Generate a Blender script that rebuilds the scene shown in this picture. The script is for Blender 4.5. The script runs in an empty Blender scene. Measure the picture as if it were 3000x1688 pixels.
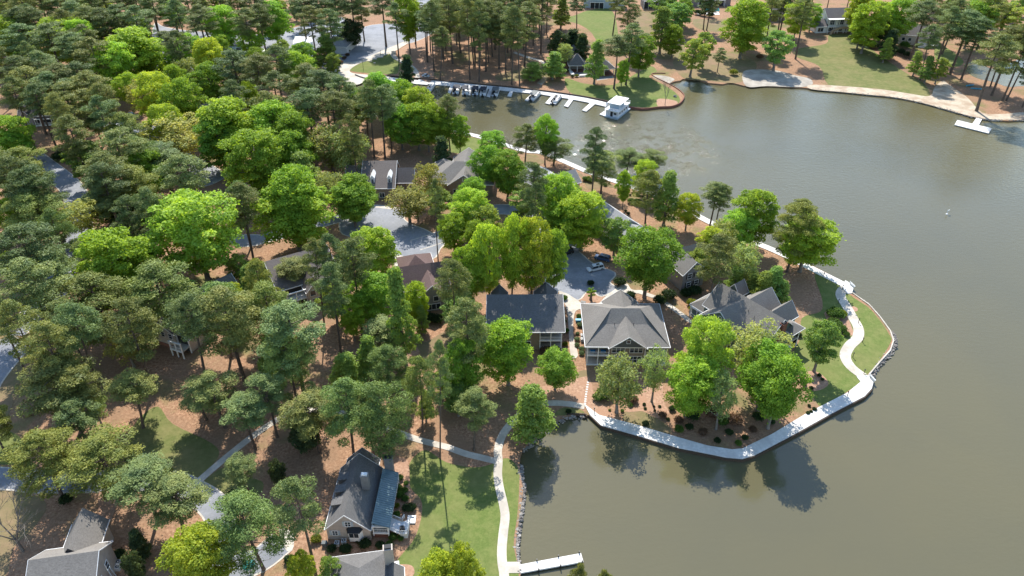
import bpy, bmesh, math, random
import numpy as np
from mathutils import Vector, Matrix
from mathutils.geometry import tessellate_polygon

R = math.radians
SC = bpy.context.scene
COL = SC.collection
random.seed(7)

# ------------------------------------------------------------ camera, sky, sun, exposure
CAM_H, PITCH, FPX = 120.0, R(35), 2200.0
cd = bpy.data.cameras.new("camera")
cam = bpy.data.objects.new("camera", cd)
COL.objects.link(cam)
cam.location = (0, 0, CAM_H)
cam.rotation_euler = (R(90) - PITCH, 0, 0)
cd.sensor_width = 36
cd.lens = FPX / 3000 * 36
cd.clip_end = 6000
cd.clip_start = 1
SC.camera = cam

SUN_EL, SUN_AZ = R(46), R(-6)          # azimuth from +Y, negative to the left
w = bpy.data.worlds.new("World")
SC.world = w
w.use_nodes = True
nt = w.node_tree
sky = nt.nodes.new("ShaderNodeTexSky")
sky.sky_type = 'NISHITA'
sky.sun_disc = False
sky.sun_elevation = SUN_EL
sky.sun_rotation = SUN_AZ
sky.air_density = 1.3
sky.dust_density = 0.3
sky.ozone_density = 2.0
bg = nt.nodes["Background"]
nt.links.new(sky.outputs[0], bg.inputs[0])
bg.inputs[1].default_value = 0.15
sd = bpy.data.lights.new("sun", 'SUN')
sd.energy = 5.0
sd.angle = R(0.5)
sd.color = (1, .95, .87)
sun = bpy.data.objects.new("sun", sd)
COL.objects.link(sun)
sdir = Vector((math.sin(SUN_AZ) * math.cos(SUN_EL), math.cos(SUN_AZ) * math.cos(SUN_EL), math.sin(SUN_EL)))
sun.rotation_euler = sdir.to_track_quat('Z', 'Y').to_euler()
sun.location = (0, 150, 200)
SC.view_settings.view_transform = 'Standard'
SC.view_settings.look = 'None'
SC.view_settings.exposure = 0.68
SC.view_settings.gamma = 1
SC.cycles.max_bounces = 4
SC.cycles.sample_clamp_indirect = 4

GZ = 0.6                                # land level above the water (z = 0)
_s, _c = math.sin(PITCH), math.cos(PITCH)

def P(x, y, z=GZ):                      # where the sight line of a photo point meets the height z
    X = (x - 1500) / FPX; Y = (y - 844) / FPX
    t = (CAM_H - z) / (_s + Y * _c)
    return (X * t, (_c - Y * _s) * t)

def proj(X, Y, Z):
    d = Y * _c - (Z - CAM_H) * _s
    u = -(Z - CAM_H) * _c - Y * _s
    return 1500 + FPX * X / d, 844 + FPX * u / d, d

K = 2.574
TILES = dict(A=(0, 0, K), B=(1000, 0, K), C=(2000, 0, K), D=(0, 563, K), E=(1000, 563, K), F=(2000, 563, K),
             G=(0, 1125, K), H=(1000, 1125, K), I=(1600, 1050, K), q=(1550, 450, 5.367), f=(1600, 120, 5.724),
             h=(1650, 820, 5.5725), b=(900, 1300, 4.5286), d=(1380, 820, 6.0375), m=(1200, 200, 3.68),
             k=(1980, 680, 3.8143), e=(750, 700, 4.52), r=(980, 430, 5.152), l=(60, 1480, 6.44), p=(400, 60, 3.22))

def T(t, x, y):
    ox, oy, k = TILES[t]
    return (ox + x / k, oy + y / k)

def pts(s):                             # "A 1,2 3,4 B 5,6" -> photo points
    out = []; t = 'A'
    for w_ in s.split():
        if ',' in w_:
            a, b_ = w_.split(','); out.append(T(t, float(a), float(b_)))
        else: t = w_
    return out

def gpt(s, z=GZ):
    return [P(x, y, z) for x, y in pts(s)]

# ------------------------------------------------------------ materials
def new_mat(name):
    m = bpy.data.materials.new(name); m.use_nodes = True
    n = m.node_tree.nodes; b_ = n["Principled BSDF"]
    return m, m.node_tree, n, b_

def noise(ntree, scale, detail=4, rough=.6, coord='Object', vec=None, stretch=None):
    n = ntree.nodes
    if vec is None:
        tc = n.new("ShaderNodeTexCoord"); vec = tc.outputs[coord]
    if stretch:
        mp = n.new("ShaderNodeMapping"); mp.inputs['Scale'].default_value = stretch
        ntree.links.new(vec, mp.inputs[0]); vec = mp.outputs[0]
    nz = n.new("ShaderNodeTexNoise")
    nz.inputs['Scale'].default_value = scale; nz.inputs['Detail'].default_value = detail
    nz.inputs['Roughness'].default_value = rough
    ntree.links.new(vec, nz.inputs['Vector'])
    return nz.outputs['Fac']

def ramp(ntree, fac, stops):
    r_ = ntree.nodes.new("ShaderNodeValToRGB")
    e = r_.color_ramp.elements
    while len(e) < len(stops): e.new(.5)
    for i, (p_, c_) in enumerate(stops):
        e[i].position = p_
        e[i].color = (*c_, 1) if len(c_) == 3 else c_
    ntree.links.new(fac, r_.inputs[0])
    return r_.outputs[0]

def mix(ntree, fac, a, b_, mode='MIX'):
    m_ = ntree.nodes.new("ShaderNodeMix"); m_.data_type = 'RGBA'; m_.blend_type = mode
    for sock, v in ((m_.inputs[0], fac), (m_.inputs[6], a), (m_.inputs[7], b_)):
        if isinstance(v, (int, float)): sock.default_value = v
        elif isinstance(v, tuple): sock.default_value = (*v, 1)
        else: ntree.links.new(v, sock)
    return m_.outputs[2]

def bump(ntree, bs, h_, strength, dist=.1):
    bp = ntree.nodes.new("ShaderNodeBump")
    bp.inputs['Strength'].default_value = strength; bp.inputs['Distance'].default_value = dist
    ntree.links.new(h_, bp.inputs['Height']); ntree.links.new(bp.outputs[0], bs.inputs['Normal'])

def rough_mat(name, c1, c2, scale=3, rough=.85, bmp=.2, c3=None, scale2=.15, spec=.3, stretch=None, metal=0):
    m, t_, n, b_ = new_mat(name)
    f1 = noise(t_, scale, 5, .65, stretch=stretch)
    col = ramp(t_, f1, [(.35, c1), (.65, c2)])
    if c3:
        f2 = noise(t_, scale2, 4, .6)
        msk = ramp(t_, f2, [(.42, (0, 0, 0)), (.62, (1, 1, 1))])
        col = mix(t_, msk, col, c3)
    t_.links.new(col, b_.inputs['Base Color'])
    b_.inputs['Roughness'].default_value = rough
    b_.inputs['Specular IOR Level'].default_value = spec
    b_.inputs['Metallic'].default_value = metal
    if bmp: bump(t_, b_, f1, bmp)
    return m

def plain(name, c, rough=.6, spec=.4, var=.12, metal=0):
    return rough_mat(name, tuple(v * (1 - var) for v in c), tuple(v * (1 + var) for v in c), 6, rough, 0, spec=spec, metal=metal)

def ground_mat():
    m, t_, n, b_ = new_mat("pine_straw_ground")
    fine = noise(t_, 1.6, 6, .75)
    c = ramp(t_, fine, [(.3, (.13, .07, .042)), (.5, (.33, .19, .115)), (.7, (.56, .36, .23))])
    f2 = noise(t_, .11, 5, .6)
    c = mix(t_, ramp(t_, f2, [(.40, (0, 0, 0)), (.60, (.75, .75, .75))]), c, (.25, .16, .10))
    f3 = noise(t_, .05, 5, .65)
    c = mix(t_, ramp(t_, f3, [(.53, (0, 0, 0)), (.66, (.8, .8, .8))]), c, (.15, .16, .06))
    t_.links.new(c, b_.inputs['Base Color']); b_.inputs['Roughness'].default_value = .95
    b_.inputs['Specular IOR Level'].default_value = .1
    bump(t_, b_, fine, .5, .15)
    return m

def lawn_mat(name, g1, g2, dry, amt=.6):
    m, t_, n, b_ = new_mat(name)
    fine = noise(t_, 2.2, 6, .7)
    c = ramp(t_, fine, [(.3, g1), (.7, g2)])
    f2 = noise(t_, .09, 5, .65)
    c = mix(t_, ramp(t_, f2, [(.42, (0, 0, 0)), (.66, (amt, amt, amt))]), c, dry)
    f3 = noise(t_, .6, 4, .6)
    c = mix(t_, ramp(t_, f3, [(.45, (0, 0, 0)), (.75, (.35, .35, .35))]), c, tuple(v * 1.5 for v in dry))
    t_.links.new(c, b_.inputs['Base Color']); b_.inputs['Roughness'].default_value = .95
    b_.inputs['Specular IOR Level'].default_value = .15
    bump(t_, b_, fine, .4, .08)
    return m

def roof_mat(name, c, course=.3):
    m, t_, n, b_ = new_mat(name)
    tc = n.new("ShaderNodeTexCoord")
    f1 = noise(t_, 2.6, 5, .75, vec=tc.outputs['Object'], stretch=(1, 1, 3))
    f2 = noise(t_, .35, 4, .6, vec=tc.outputs['Object'])
    wv = n.new("ShaderNodeTexWave"); wv.wave_type = 'BANDS'; wv.bands_direction = 'Z'
    wv.inputs['Scale'].default_value = 3.2; wv.inputs['Distortion'].default_value = .4
    t_.links.new(tc.outputs['Object'], wv.inputs['Vector'])
    a = tuple(v * .66 for v in c); b2 = tuple(v * 1.35 for v in c)
    col = ramp(t_, f1, [(.3, a), (.7, b2)])
    col = mix(t_, ramp(t_, wv.outputs['Fac'], [(.0, (.35, .35, .35)), (.35, (0, 0, 0))]), col, tuple(v * .6 for v in c))
    col = mix(t_, ramp(t_, f2, [(.4, (0, 0, 0)), (.7, (.4, .4, .4))]), col, tuple(v * .72 for v in c))
    t_.links.new(col, b_.inputs['Base Color']); b_.inputs['Roughness'].default_value = .9
    b_.inputs['Specular IOR Level'].default_value = .25
    bump(t_, b_, f1, .35, .05)
    return m

def siding_mat(name, c):
    m, t_, n, b_ = new_mat(name)
    tc = n.new("ShaderNodeTexCoord")
    wv = n.new("ShaderNodeTexWave"); wv.wave_type = 'BANDS'; wv.bands_direction = 'Z'; wv.wave_profile = 'SAW'
    wv.inputs['Scale'].default_value = 2.0
    t_.links.new(tc.outputs['Object'], wv.inputs['Vector'])
    f2 = noise(t_, 1.2, 4, .6, vec=tc.outputs['Object'])
    col = ramp(t_, f2, [(.3, tuple(v * .85 for v in c)), (.7, tuple(v * 1.1 for v in c))])
    col = mix(t_, ramp(t_, wv.outputs['Fac'], [(.0, (.5, .5, .5)), (.18, (0, 0, 0))]), col, tuple(v * .55 for v in c))
    t_.links.new(col, b_.inputs['Base Color']); b_.inputs['Roughness'].default_value = .7
    bump(t_, b_, wv.outputs['Fac'], .3, .03)
    return m

def leaf_mat(name, rough=.65, trans=.35, nscale=.5):
    m, t_, n, b_ = new_mat(name)
    oi = n.new("ShaderNodeObjectInfo")
    f1 = noise(t_, nscale, 3, .6)
    f2 = noise(t_, 2.5, 3, .6)
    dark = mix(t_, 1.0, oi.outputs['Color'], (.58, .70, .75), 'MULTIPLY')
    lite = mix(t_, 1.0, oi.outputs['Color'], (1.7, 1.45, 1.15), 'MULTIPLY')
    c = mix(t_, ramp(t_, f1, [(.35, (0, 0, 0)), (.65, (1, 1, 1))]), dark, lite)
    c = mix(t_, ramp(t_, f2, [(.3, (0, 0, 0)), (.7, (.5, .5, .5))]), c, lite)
    t_.links.new(c, b_.inputs['Base Color'])
    b_.inputs['Roughness'].default_value = rough
    b_.inputs['Specular IOR Level'].default_value = .15
    tr = n.new("ShaderNodeBsdfTranslucent")
    tc = mix(t_, 1.0, c, (1.25, 1.15, .5), 'MULTIPLY')
    t_.links.new(tc, tr.inputs[0])
    ms = n.new("ShaderNodeMixShader"); ms.inputs[0].default_value = trans
    t_.links.new(b_.outputs[0], ms.inputs[1]); t_.links.new(tr.outputs[0], ms.inputs[2])
    t_.links.new(ms.outputs[0], n["Material Output"].inputs[0])
    return m

def water_mat(name, c1=(.122, .108, .056), c2=(.104, .096, .056)):
    m, t_, n, b_ = new_mat(name)
    f0 = noise(t_, .012, 4, .6)
    t_.links.new(ramp(t_, f0, [(.35, c1), (.65, c2)]), b_.inputs['Base Color'])
    t_.links.new(ramp(t_, noise(t_, .03, 4, .6, stretch=(1, 2.5, 1)), [(.4, (.022, .022, .022)), (.65, (.06, .06, .06))]), b_.inputs['Roughness'])
    b_.inputs['IOR'].default_value = 1.5
    b_.inputs['Specular IOR Level'].default_value = .5
    tc = n.new("ShaderNodeTexCoord")
    fa = noise(t_, .55, 5, .65, vec=tc.outputs['Object'], stretch=(1.0, 1.6, 1))
    fb = noise(t_, .018, 3, .5, vec=tc.outputs['Object'])
    # wind ruffles the open lake more than the sheltered cove and marina
    sx = n.new("ShaderNodeSeparateXYZ"); t_.links.new(tc.outputs['Object'], sx.inputs[0])
    mr = n.new("ShaderNodeMapRange"); mr.inputs[1].default_value = 120; mr.inputs[2].default_value = 260
    mr.inputs[3].default_value = .11; mr.inputs[4].default_value = .55
    t_.links.new(sx.outputs[1], mr.inputs[0])
    mu = n.new("ShaderNodeMath"); mu.operation = 'MULTIPLY'
    t_.links.new(mr.outputs[0], mu.inputs[0])
    rp = ramp(t_, fb, [(.35, (.5, .5, .5)), (.6, (1, 1, 1))])
    t_.links.new(rp, mu.inputs[1])
    bp = n.new("ShaderNodeBump"); bp.inputs['Distance'].default_value = .35
    t_.links.new(mu.outputs[0], bp.inputs['Strength']); t_.links.new(fa, bp.inputs['Height'])
    # a gust patch of short steep wavelets in front of the houseboat, and a thinner one further right
    fc = noise(t_, 1.5, 3, .7, vec=tc.outputs['Object'])
    tot = None
    for cx, cy, rr_ in ((50, 262, 44),):
        dn = n.new("ShaderNodeVectorMath"); dn.operation = 'DISTANCE'; dn.inputs[1].default_value = (cx, cy, 0)
        t_.links.new(tc.outputs['Object'], dn.inputs[0])
        m2 = n.new("ShaderNodeMapRange"); m2.interpolation_type = 'SMOOTHSTEP'
        m2.inputs[1].default_value = rr_ * .2; m2.inputs[2].default_value = rr_; m2.inputs[3].default_value = 1; m2.inputs[4].default_value = 0
        t_.links.new(dn.outputs['Value'], m2.inputs[0])
        if tot is None: tot = m2.outputs[0]
        else:
            ad = n.new("ShaderNodeMath"); ad.operation = 'ADD'; ad.use_clamp = True
            t_.links.new(tot, ad.inputs[0]); t_.links.new(m2.outputs[0], ad.inputs[1]); tot = ad.outputs[0]
    b2 = n.new("ShaderNodeBump"); b2.inputs['Distance'].default_value = .45
    brk = n.new("ShaderNodeMath"); brk.operation = 'MULTIPLY'
    t_.links.new(tot, brk.inputs[0]); t_.links.new(ramp(t_, noise(t_, .12, 4, .7), [(.42, (0, 0, 0)), (.6, (1, 1, 1))]), brk.inputs[1])
    t_.links.new(brk.outputs[0], b2.inputs['Strength']); t_.links.new(fc, b2.inputs['Height']); t_.links.new(bp.outputs[0], b2.inputs['Normal'])
    t_.links.new(b2.outputs[0], b_.inputs['Normal'])
    return m

MT = {}
MT['ground'] = ground_mat()
MT['lawn'] = lawn_mat("lawn_grass", (.10, .12, .036), (.155, .17, .056), (.21, .18, .08), .7)
MT['lawn2'] = lawn_mat("fresh_lawn_grass", (.095, .135, .032), (.15, .19, .052), (.19, .18, .07), .5)
MT['drylawn'] = lawn_mat("dry_lawn_grass", (.15, .135, .06), (.21, .175, .085), (.24, .16, .10), .9)
MT['asphalt'] = rough_mat("asphalt", (.22, .23, .25), (.29, .30, .33), 1.5, .85, .15, (.19, .20, .22), .12)
MT['concrete'] = rough_mat("concrete", (.50, .45, .38), (.62, .56, .48), 2.5, .85, .1, (.42, .38, .32), .3)
MT['concrete_new'] = rough_mat("white_deck_concrete", (.60, .59, .56), (.76, .74, .71), 1.6, .8, .05, (.56, .54, .51), .35)
MT['sand'] = rough_mat("sand", (.42, .35, .26), (.55, .47, .36), 1.2, .95, .2, (.36, .27, .19), .2)
MT['greysand'] = rough_mat("pale_sand", (.34, .31, .26), (.45, .41, .35), .8, .95, .2, (.29, .26, .22), .25)
MT['straw'] = rough_mat("red_pine_straw", (.27, .155, .10), (.47, .30, .205), 1.8, .95, .4, (.36, .21, .135), .3)
MT['brick'] = rough_mat("brick", (.16, .07, .05), (.26, .12, .085), 6, .9, .2)
MT['stone'] = rough_mat("stone", (.16, .14, .125), (.42, .39, .35), 1.1, .9, .5)
MT['boulder'] = rough_mat("brown_boulder", (.10, .07, .05), (.22, .155, .11), 1.5, .95, .5)
MT['white'] = plain("white_paint", (.78, .78, .77), .5)
MT['trim'] = plain("pale_trim", (.62, .63, .64), .5)
MT['dark'] = plain("dark_void", (.02, .022, .026), .7)
MT['glass'] = plain("window_glass", (.03, .04, .05), .08, .6)
MT['screen_shade'] = plain("porch_screen_shade", (.035, .036, .04), .85)  # near-black screen panels, shade of the porch recess put into the colour
MT['wood'] = rough_mat("dark_timber", (.05, .035, .025), (.10, .07, .05), 4, .8, .2)
MT['iron'] = plain("dark_metal", (.03, .03, .032), .45)
MT['aluminium'] = plain("aluminium", (.5, .51, .53), .35, .5, .08, .6)
MT['blackcanvas'] = plain("dark_canvas", (.025, .03, .045), .8)
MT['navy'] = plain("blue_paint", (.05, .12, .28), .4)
MT['teal'] = plain("teal_plastic", (.02, .22, .22), .5)
MT['cyan'] = plain("blue_plastic", (.08, .38, .55), .5)
MT['tyre'] = plain("rubber", (.015, .015, .015), .9)
MT['carwhite'] = plain("white_car_paint", (.72, .74, .76), .2, .6, .03)
MT['carblack'] = plain("black_car_paint", (.02, .022, .026), .15, .6, .03)
MT['carblue'] = plain("blue_car_paint", (.05, .09, .20), .2, .6, .03)
MT['carsilver'] = plain("silver_car_paint", (.45, .47, .5), .25, .6, .03)
MT['bark'] = rough_mat("pine_bark", (.075, .058, .048), (.16, .125, .10), 3, .95, .5, stretch=(1, 1, .3))
MT['greybark'] = rough_mat("grey_bark", (.13, .115, .10), (.24, .215, .19), 3, .95, .4, stretch=(1, 1, .3))
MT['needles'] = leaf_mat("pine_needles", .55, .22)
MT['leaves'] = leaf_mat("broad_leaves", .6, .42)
MT['roof_grey'] = roof_mat("grey_shingle_roof", (.205, .19, .172))
MT['roof_taupe'] = roof_mat("taupe_shingle_roof", (.16, .145, .145))
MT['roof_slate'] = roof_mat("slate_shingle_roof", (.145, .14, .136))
MT['roof_red'] = roof_mat("reddish_shingle_roof", (.165, .11, .10))
MT['roof_light'] = roof_mat("pale_shingle_roof", (.30, .30, .31))
MT['roof_brown'] = roof_mat("brown_shingle_roof", (.15, .13, .12))
MT['roof_metal'] = rough_mat("blue_green_metal_roof", (.12, .18, .20), (.16, .23, .25), .6, .22, 0, spec=.6)
MT['roof_white'] = plain("white_membrane_roof", (.75, .75, .74), .6)
MT['side_tan'] = siding_mat("tan_siding", (.24, .20, .155))
MT['side_cream'] = siding_mat("cream_siding", (.48, .42, .37))
MT['side_green'] = siding_mat("green_siding", (.11, .17, .15))
MT['side_white'] = siding_mat("white_siding", (.66, .67, .69))
MT['side_grey'] = siding_mat("grey_siding", (.22, .21, .21))
MT['side_blue'] = siding_mat("pale_blue_siding", (.42, .50, .56))
MT['gable_dark'] = siding_mat("dark_gable_siding", (.10, .115, .12))
MT['water'] = water_mat("lake_water")
MT['cushion'] = plain("blue_cushion", (.04, .22, .5), .8)

# ------------------------------------------------------------ mesh helpers
class MB:
    def __init__(s): s.v = []; s.f = []
    def add(s, vs, fs):
        o = len(s.v); s.v += [tuple(v) for v in vs]; s.f += [tuple(i + o for i in f) for f in fs]; return s
    def box(s, x0, y0, z0, x1, y1, z1):
        x0, x1 = min(x0, x1), max(x0, x1); y0, y1 = min(y0, y1), max(y0, y1); z0, z1 = min(z0, z1), max(z0, z1)
        return s.add([(x0, y0, z0), (x1, y0, z0), (x1, y1, z0), (x0, y1, z0), (x0, y0, z1), (x1, y0, z1), (x1, y1, z1), (x0, y1, z1)],
                     [(3, 2, 1, 0), (4, 5, 6, 7), (0, 1, 5, 4), (1, 2, 6, 5), (2, 3, 7, 6), (3, 0, 4, 7)])
    def hexa(s, b4, t4):
        return s.add(list(b4) + list(t4), [(3, 2, 1, 0), (4, 5, 6, 7), (0, 1, 5, 4), (1, 2, 6, 5), (2, 3, 7, 6), (3, 0, 4, 7)])
    def slab(s, poly, th):                   # poly of 3d points, thickened downward
        n = len(poly); lo = [(p_[0], p_[1], p_[2] - th) for p_ in poly]
        return s.add(list(poly) + lo, [tuple(range(n)), tuple(range(2 * n - 1, n - 1, -1))] + [(i, i + n, (i + 1) % n + n, (i + 1) % n) for i in range(n)])
    def prism(s, poly, z0, z1):
        n = len(poly)
        a = sum(poly[i][0] * poly[(i + 1) % n][1] - poly[(i + 1) % n][0] * poly[i][1] for i in range(n))
        if a < 0: poly = poly[::-1]
        o = len(s.v)
        s.v += [(x, y, z1) for x, y in poly] + [(x, y, z0) for x, y in poly]
        for t_ in tessellate_polygon([[Vector((x, y, 0)) for x, y in poly]]):
            a_, b_, c_ = t_
            (x1, y1), (x2, y2), (x3, y3) = poly[a_], poly[b_], poly[c_]
            if (x2 - x1) * (y3 - y1) - (x3 - x1) * (y2 - y1) < 0: a_, c_ = c_, a_
            s.f.append((a_ + o, b_ + o, c_ + o))
        for i in range(n):
            j = (i + 1) % n; s.f.append((o + i, o + i + n, o + j + n, o + j))
        return s
    def tube(s, p0, p1, r0, r1, n=6, cap=True):
        p0, p1 = Vector(p0), Vector(p1); d_ = p1 - p0
        if d_.length < 1e-6: return s
        q_ = d_.to_track_quat('Z', 'Y'); vs = []
        for p_, r_ in ((p0, r0), (p1, r1)):
            for i in range(n):
                a = 2 * math.pi * i / n
                vs.append(p_ + q_ @ Vector((r_ * math.cos(a), r_ * math.sin(a), 0)))
        fs = [(i, (i + 1) % n, (i + 1) % n + n, i + n) for i in range(n)]
        if cap: fs += [tuple(range(n, 2 * n)), tuple(range(n - 1, -1, -1))]
        return s.add(vs, fs)
    def path(s, ps, rs, n=7):
        for i in range(len(ps) - 1): s.tube(ps[i], ps[i + 1], rs[i], rs[i + 1], n, i == len(ps) - 2)
        return s
    def blob(s, c, r3, seed=0, n=10, jit=.15):
        rnd = random.Random(seed); vs = []; m_ = n // 2 + 1
        for i in range(m_ + 1):
            th = math.pi * i / m_
            for j in range(n):
                ph = 2 * math.pi * j / n; k_ = 1 + rnd.uniform(-jit, jit)
                vs.append((c[0] + r3[0] * math.sin(th) * math.cos(ph) * k_, c[1] + r3[1] * math.sin(th) * math.sin(ph) * k_, c[2] + r3[2] * math.cos(th) * k_))
        fs = [(i * n + j, (i + 1) * n + j, (i + 1) * n + (j + 1) % n, i * n + (j + 1) % n) for i in range(m_) for j in range(n)]
        return s.add(vs, fs)
    def mesh(s, name, mat, smooth=False):
        me = bpy.data.meshes.new(name); me.from_pydata(s.v, [], s.f); me.materials.append(mat)
        if smooth: me.polygons.foreach_set('use_smooth', [True] * len(me.polygons))
        me.update(); return me
    def build(s, name, mat, parent=None, smooth=False, **kw):
        o = bpy.data.objects.new(name, s.mesh(name, MT[mat] if isinstance(mat, str) else mat, smooth))
        COL.objects.link(o)
        if parent: o.parent = parent
        for a, v in kw.items(): o[a] = v
        return o

def thing(name, label, cat, loc=(0, 0, 0), rot=0, group=None):
    o = bpy.data.objects.new(name, None); COL.objects.link(o)
    o.empty_display_size = .5
    o.location = loc; o.rotation_euler = (0, 0, rot); o['label'] = label; o['category'] = cat
    if group: o['group'] = group
    return o

def tag(o, label, cat, group=None):
    o['label'] = label; o['category'] = cat
    if group: o['group'] = group
    return o

def copy_tree(o, parent=None):
    c = o.copy(); COL.objects.link(c)
    if parent: c.parent = parent
    for ch in o.children: copy_tree(ch, c)
    return c

def smooth(ps, closed=True, sub=4):
    n = len(ps); out = []
    rng = range(n) if closed else range(n - 1)
    for i in rng:
        if closed: a, b_, c_, d_ = ps[(i - 1) % n], ps[i], ps[(i + 1) % n], ps[(i + 2) % n]
        else: a, b_, c_, d_ = ps[max(i - 1, 0)], ps[i], ps[i + 1], ps[min(i + 2, n - 1)]
        for k in range(sub):
            t_ = k / sub
            out.append(tuple(.5 * (2 * b_[j] + (c_[j] - a[j]) * t_ + (2 * a[j] - 5 * b_[j] + 4 * c_[j] - d_[j]) * t_ ** 2 + (3 * b_[j] - a[j] - 3 * c_[j] + d_[j]) * t_ ** 3) for j in (0, 1)))
    if not closed: out.append(ps[-1])
    return out

SHN = [0]
NOTREE = []                              # ground polygons where no extra tree may stand
def offset_poly(poly, d_):
    n = len(poly); a = sum(poly[i][0] * poly[(i + 1) % n][1] - poly[(i + 1) % n][0] * poly[i][1] for i in range(n)); sg = 1 if a > 0 else -1
    out = []
    for i in range(n):
        (x0, y0), (x1, y1) = poly[i - 1], poly[(i + 1) % n]; dx, dy = x1 - x0, y1 - y0; l_ = math.hypot(dx, dy) or 1
        out.append((poly[i][0] + dy / l_ * d_ * sg, poly[i][1] - dx / l_ * d_ * sg))
    return out

def sheet(name, s, lvl, mat, sm=True, keep=True, kind='structure'):
    poly = gpt(s) if isinstance(s, str) else s
    if sm: poly = smooth(poly)
    if mat == 'asphalt':
        SHN[0] += 1; k_ = MB().prism(offset_poly(poly, .4), GZ - .03, GZ + 1.9 * .02 + SHN[0] * .00021).build('road_kerb', 'concrete'); k_['kind'] = 'structure'
    if keep: NOTREE.append(poly)
    SHN[0] += 1; e = SHN[0] * .00021
    o = MB().prism(poly, GZ - .03, GZ + lvl * .02 + e).build(name, mat)
    o['kind'] = kind
    return o

def strip_poly(ps, wd):
    L, Rr = [], []
    for i, p_ in enumerate(ps):
        a = ps[max(i - 1, 0)]; b_ = ps[min(i + 1, len(ps) - 1)]
        dx, dy = b_[0] - a[0], b_[1] - a[1]; l_ = math.hypot(dx, dy) or 1
        w_ = wd[i] if isinstance(wd, list) else wd
        nx, ny = -dy / l_ * w_ / 2, dx / l_ * w_ / 2
        L.append((p_[0] + nx, p_[1] + ny)); Rr.append((p_[0] - nx, p_[1] - ny))
    return L + Rr[::-1]

def strip(name, s, wd, lvl, mat, keep=True, z=GZ):
    ps = smooth(gpt(s), False)
    poly = strip_poly(ps, wd)
    if mat == 'asphalt':
        SHN[0] += 1; k_ = MB().prism(strip_poly(ps, wd + .7), z - .05, z + 1.9 * .02 + SHN[0] * .00021).build('road_kerb', 'concrete'); k_['kind'] = 'structure'
    if keep: NOTREE.append(strip_poly(ps, wd + 1.5))
    SHN[0] += 1; e = SHN[0] * .00021
    o = MB().prism(poly, z - .05, z + lvl * .02 + e).build(name, mat)
    o['kind'] = 'structure'
    return o

def inside(p_, poly):
    x, y = p_; c_ = False; n = len(poly); j = n - 1
    for i in range(n):
        xi, yi = poly[i]; xj, yj = poly[j]
        if (yi > y) != (yj > y) and x < (xj - xi) * (y - yi) / (yj - yi) + xi: c_ = not c_
        j = i
    return c_
# @@SETTING
# ------------------------------------------------------------ the setting: water, land, lawns, roads, paths
wo = MB().add([(-1500, -300, 0), (1500, -300, 0), (1500, 2500, 0), (-1500, 2500, 0)], [(0, 1, 2, 3)]).build('lake_water', 'water')
wo['kind'] = 'structure'
SHORE_W = gpt("H 1350,1900 1350,1449 1350,1430 1330,1340 1315,1230 1330,1100 1345,1000 1360,900 1370,800 1350,700 1345,600 1370,500 1450,430 1530,350 1620,290 1720,250 1830,235", .3)
BW_OUT = gpt("I 330,430 415,510 700,590 1000,680 1360,752 1480,762 1570,735 1900,560 2150,420 2400,290 2455,230 2470,170")
TIP = gpt("F 1440,1420 1400,1385 1480,1290 1560,1200 1582,1130 1560,1060 1480,950 1400,860 1300,790 1270,765 1285,715", .3)
BW_N = gpt("F 1255,690 1200,670 1080,605 960,545 880,510 700,430 550,370 420,310 300,250 150,190 q 2300,820 2100,730 1900,645 1650,562 1370,470 1100,370 920,300 720,215 500,120 220,0 B 1400,1130 1240,1080 1110,1040 1000,1010 820,970 630,925 300,865 120,820")
MARINA = gpt("B 20,760 20,660 140,636 200,600 350,577 700,607 1000,636 1330,667 1620,702 1850,737 2010,772 2160,805", .3)
SPIT = gpt("f 1350,1110 1600,1150 1900,1120 2100,1110 2250,1050 2310,950 2260,870 2150,790 2060,725", .3)
NSHORE = gpt("f 2150,690 2250,675 C 0,600 100,600 190,630 300,640 360,625 460,652 640,652 870,662 970,672 1200,697 1400,717 1600,737 1800,777 2000,832 2200,887 2350,907 2450,917 2574,907 2900,930 3400,900", .3)
LAND = smooth(SHORE_W, False, 3) + BW_OUT + smooth(TIP, False, 3) + BW_N + MARINA + smooth(SPIT, False, 3) + NSHORE
LAND = LAND + [(1400, LAND[-1][1]), (1400, 2400), (-1400, 2400), (-1400, -250), (LAND[0][0], -250)]
land = MB().prism(LAND, -1.5, GZ).build('ground', 'ground'); land['kind'] = 'structure'

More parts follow.
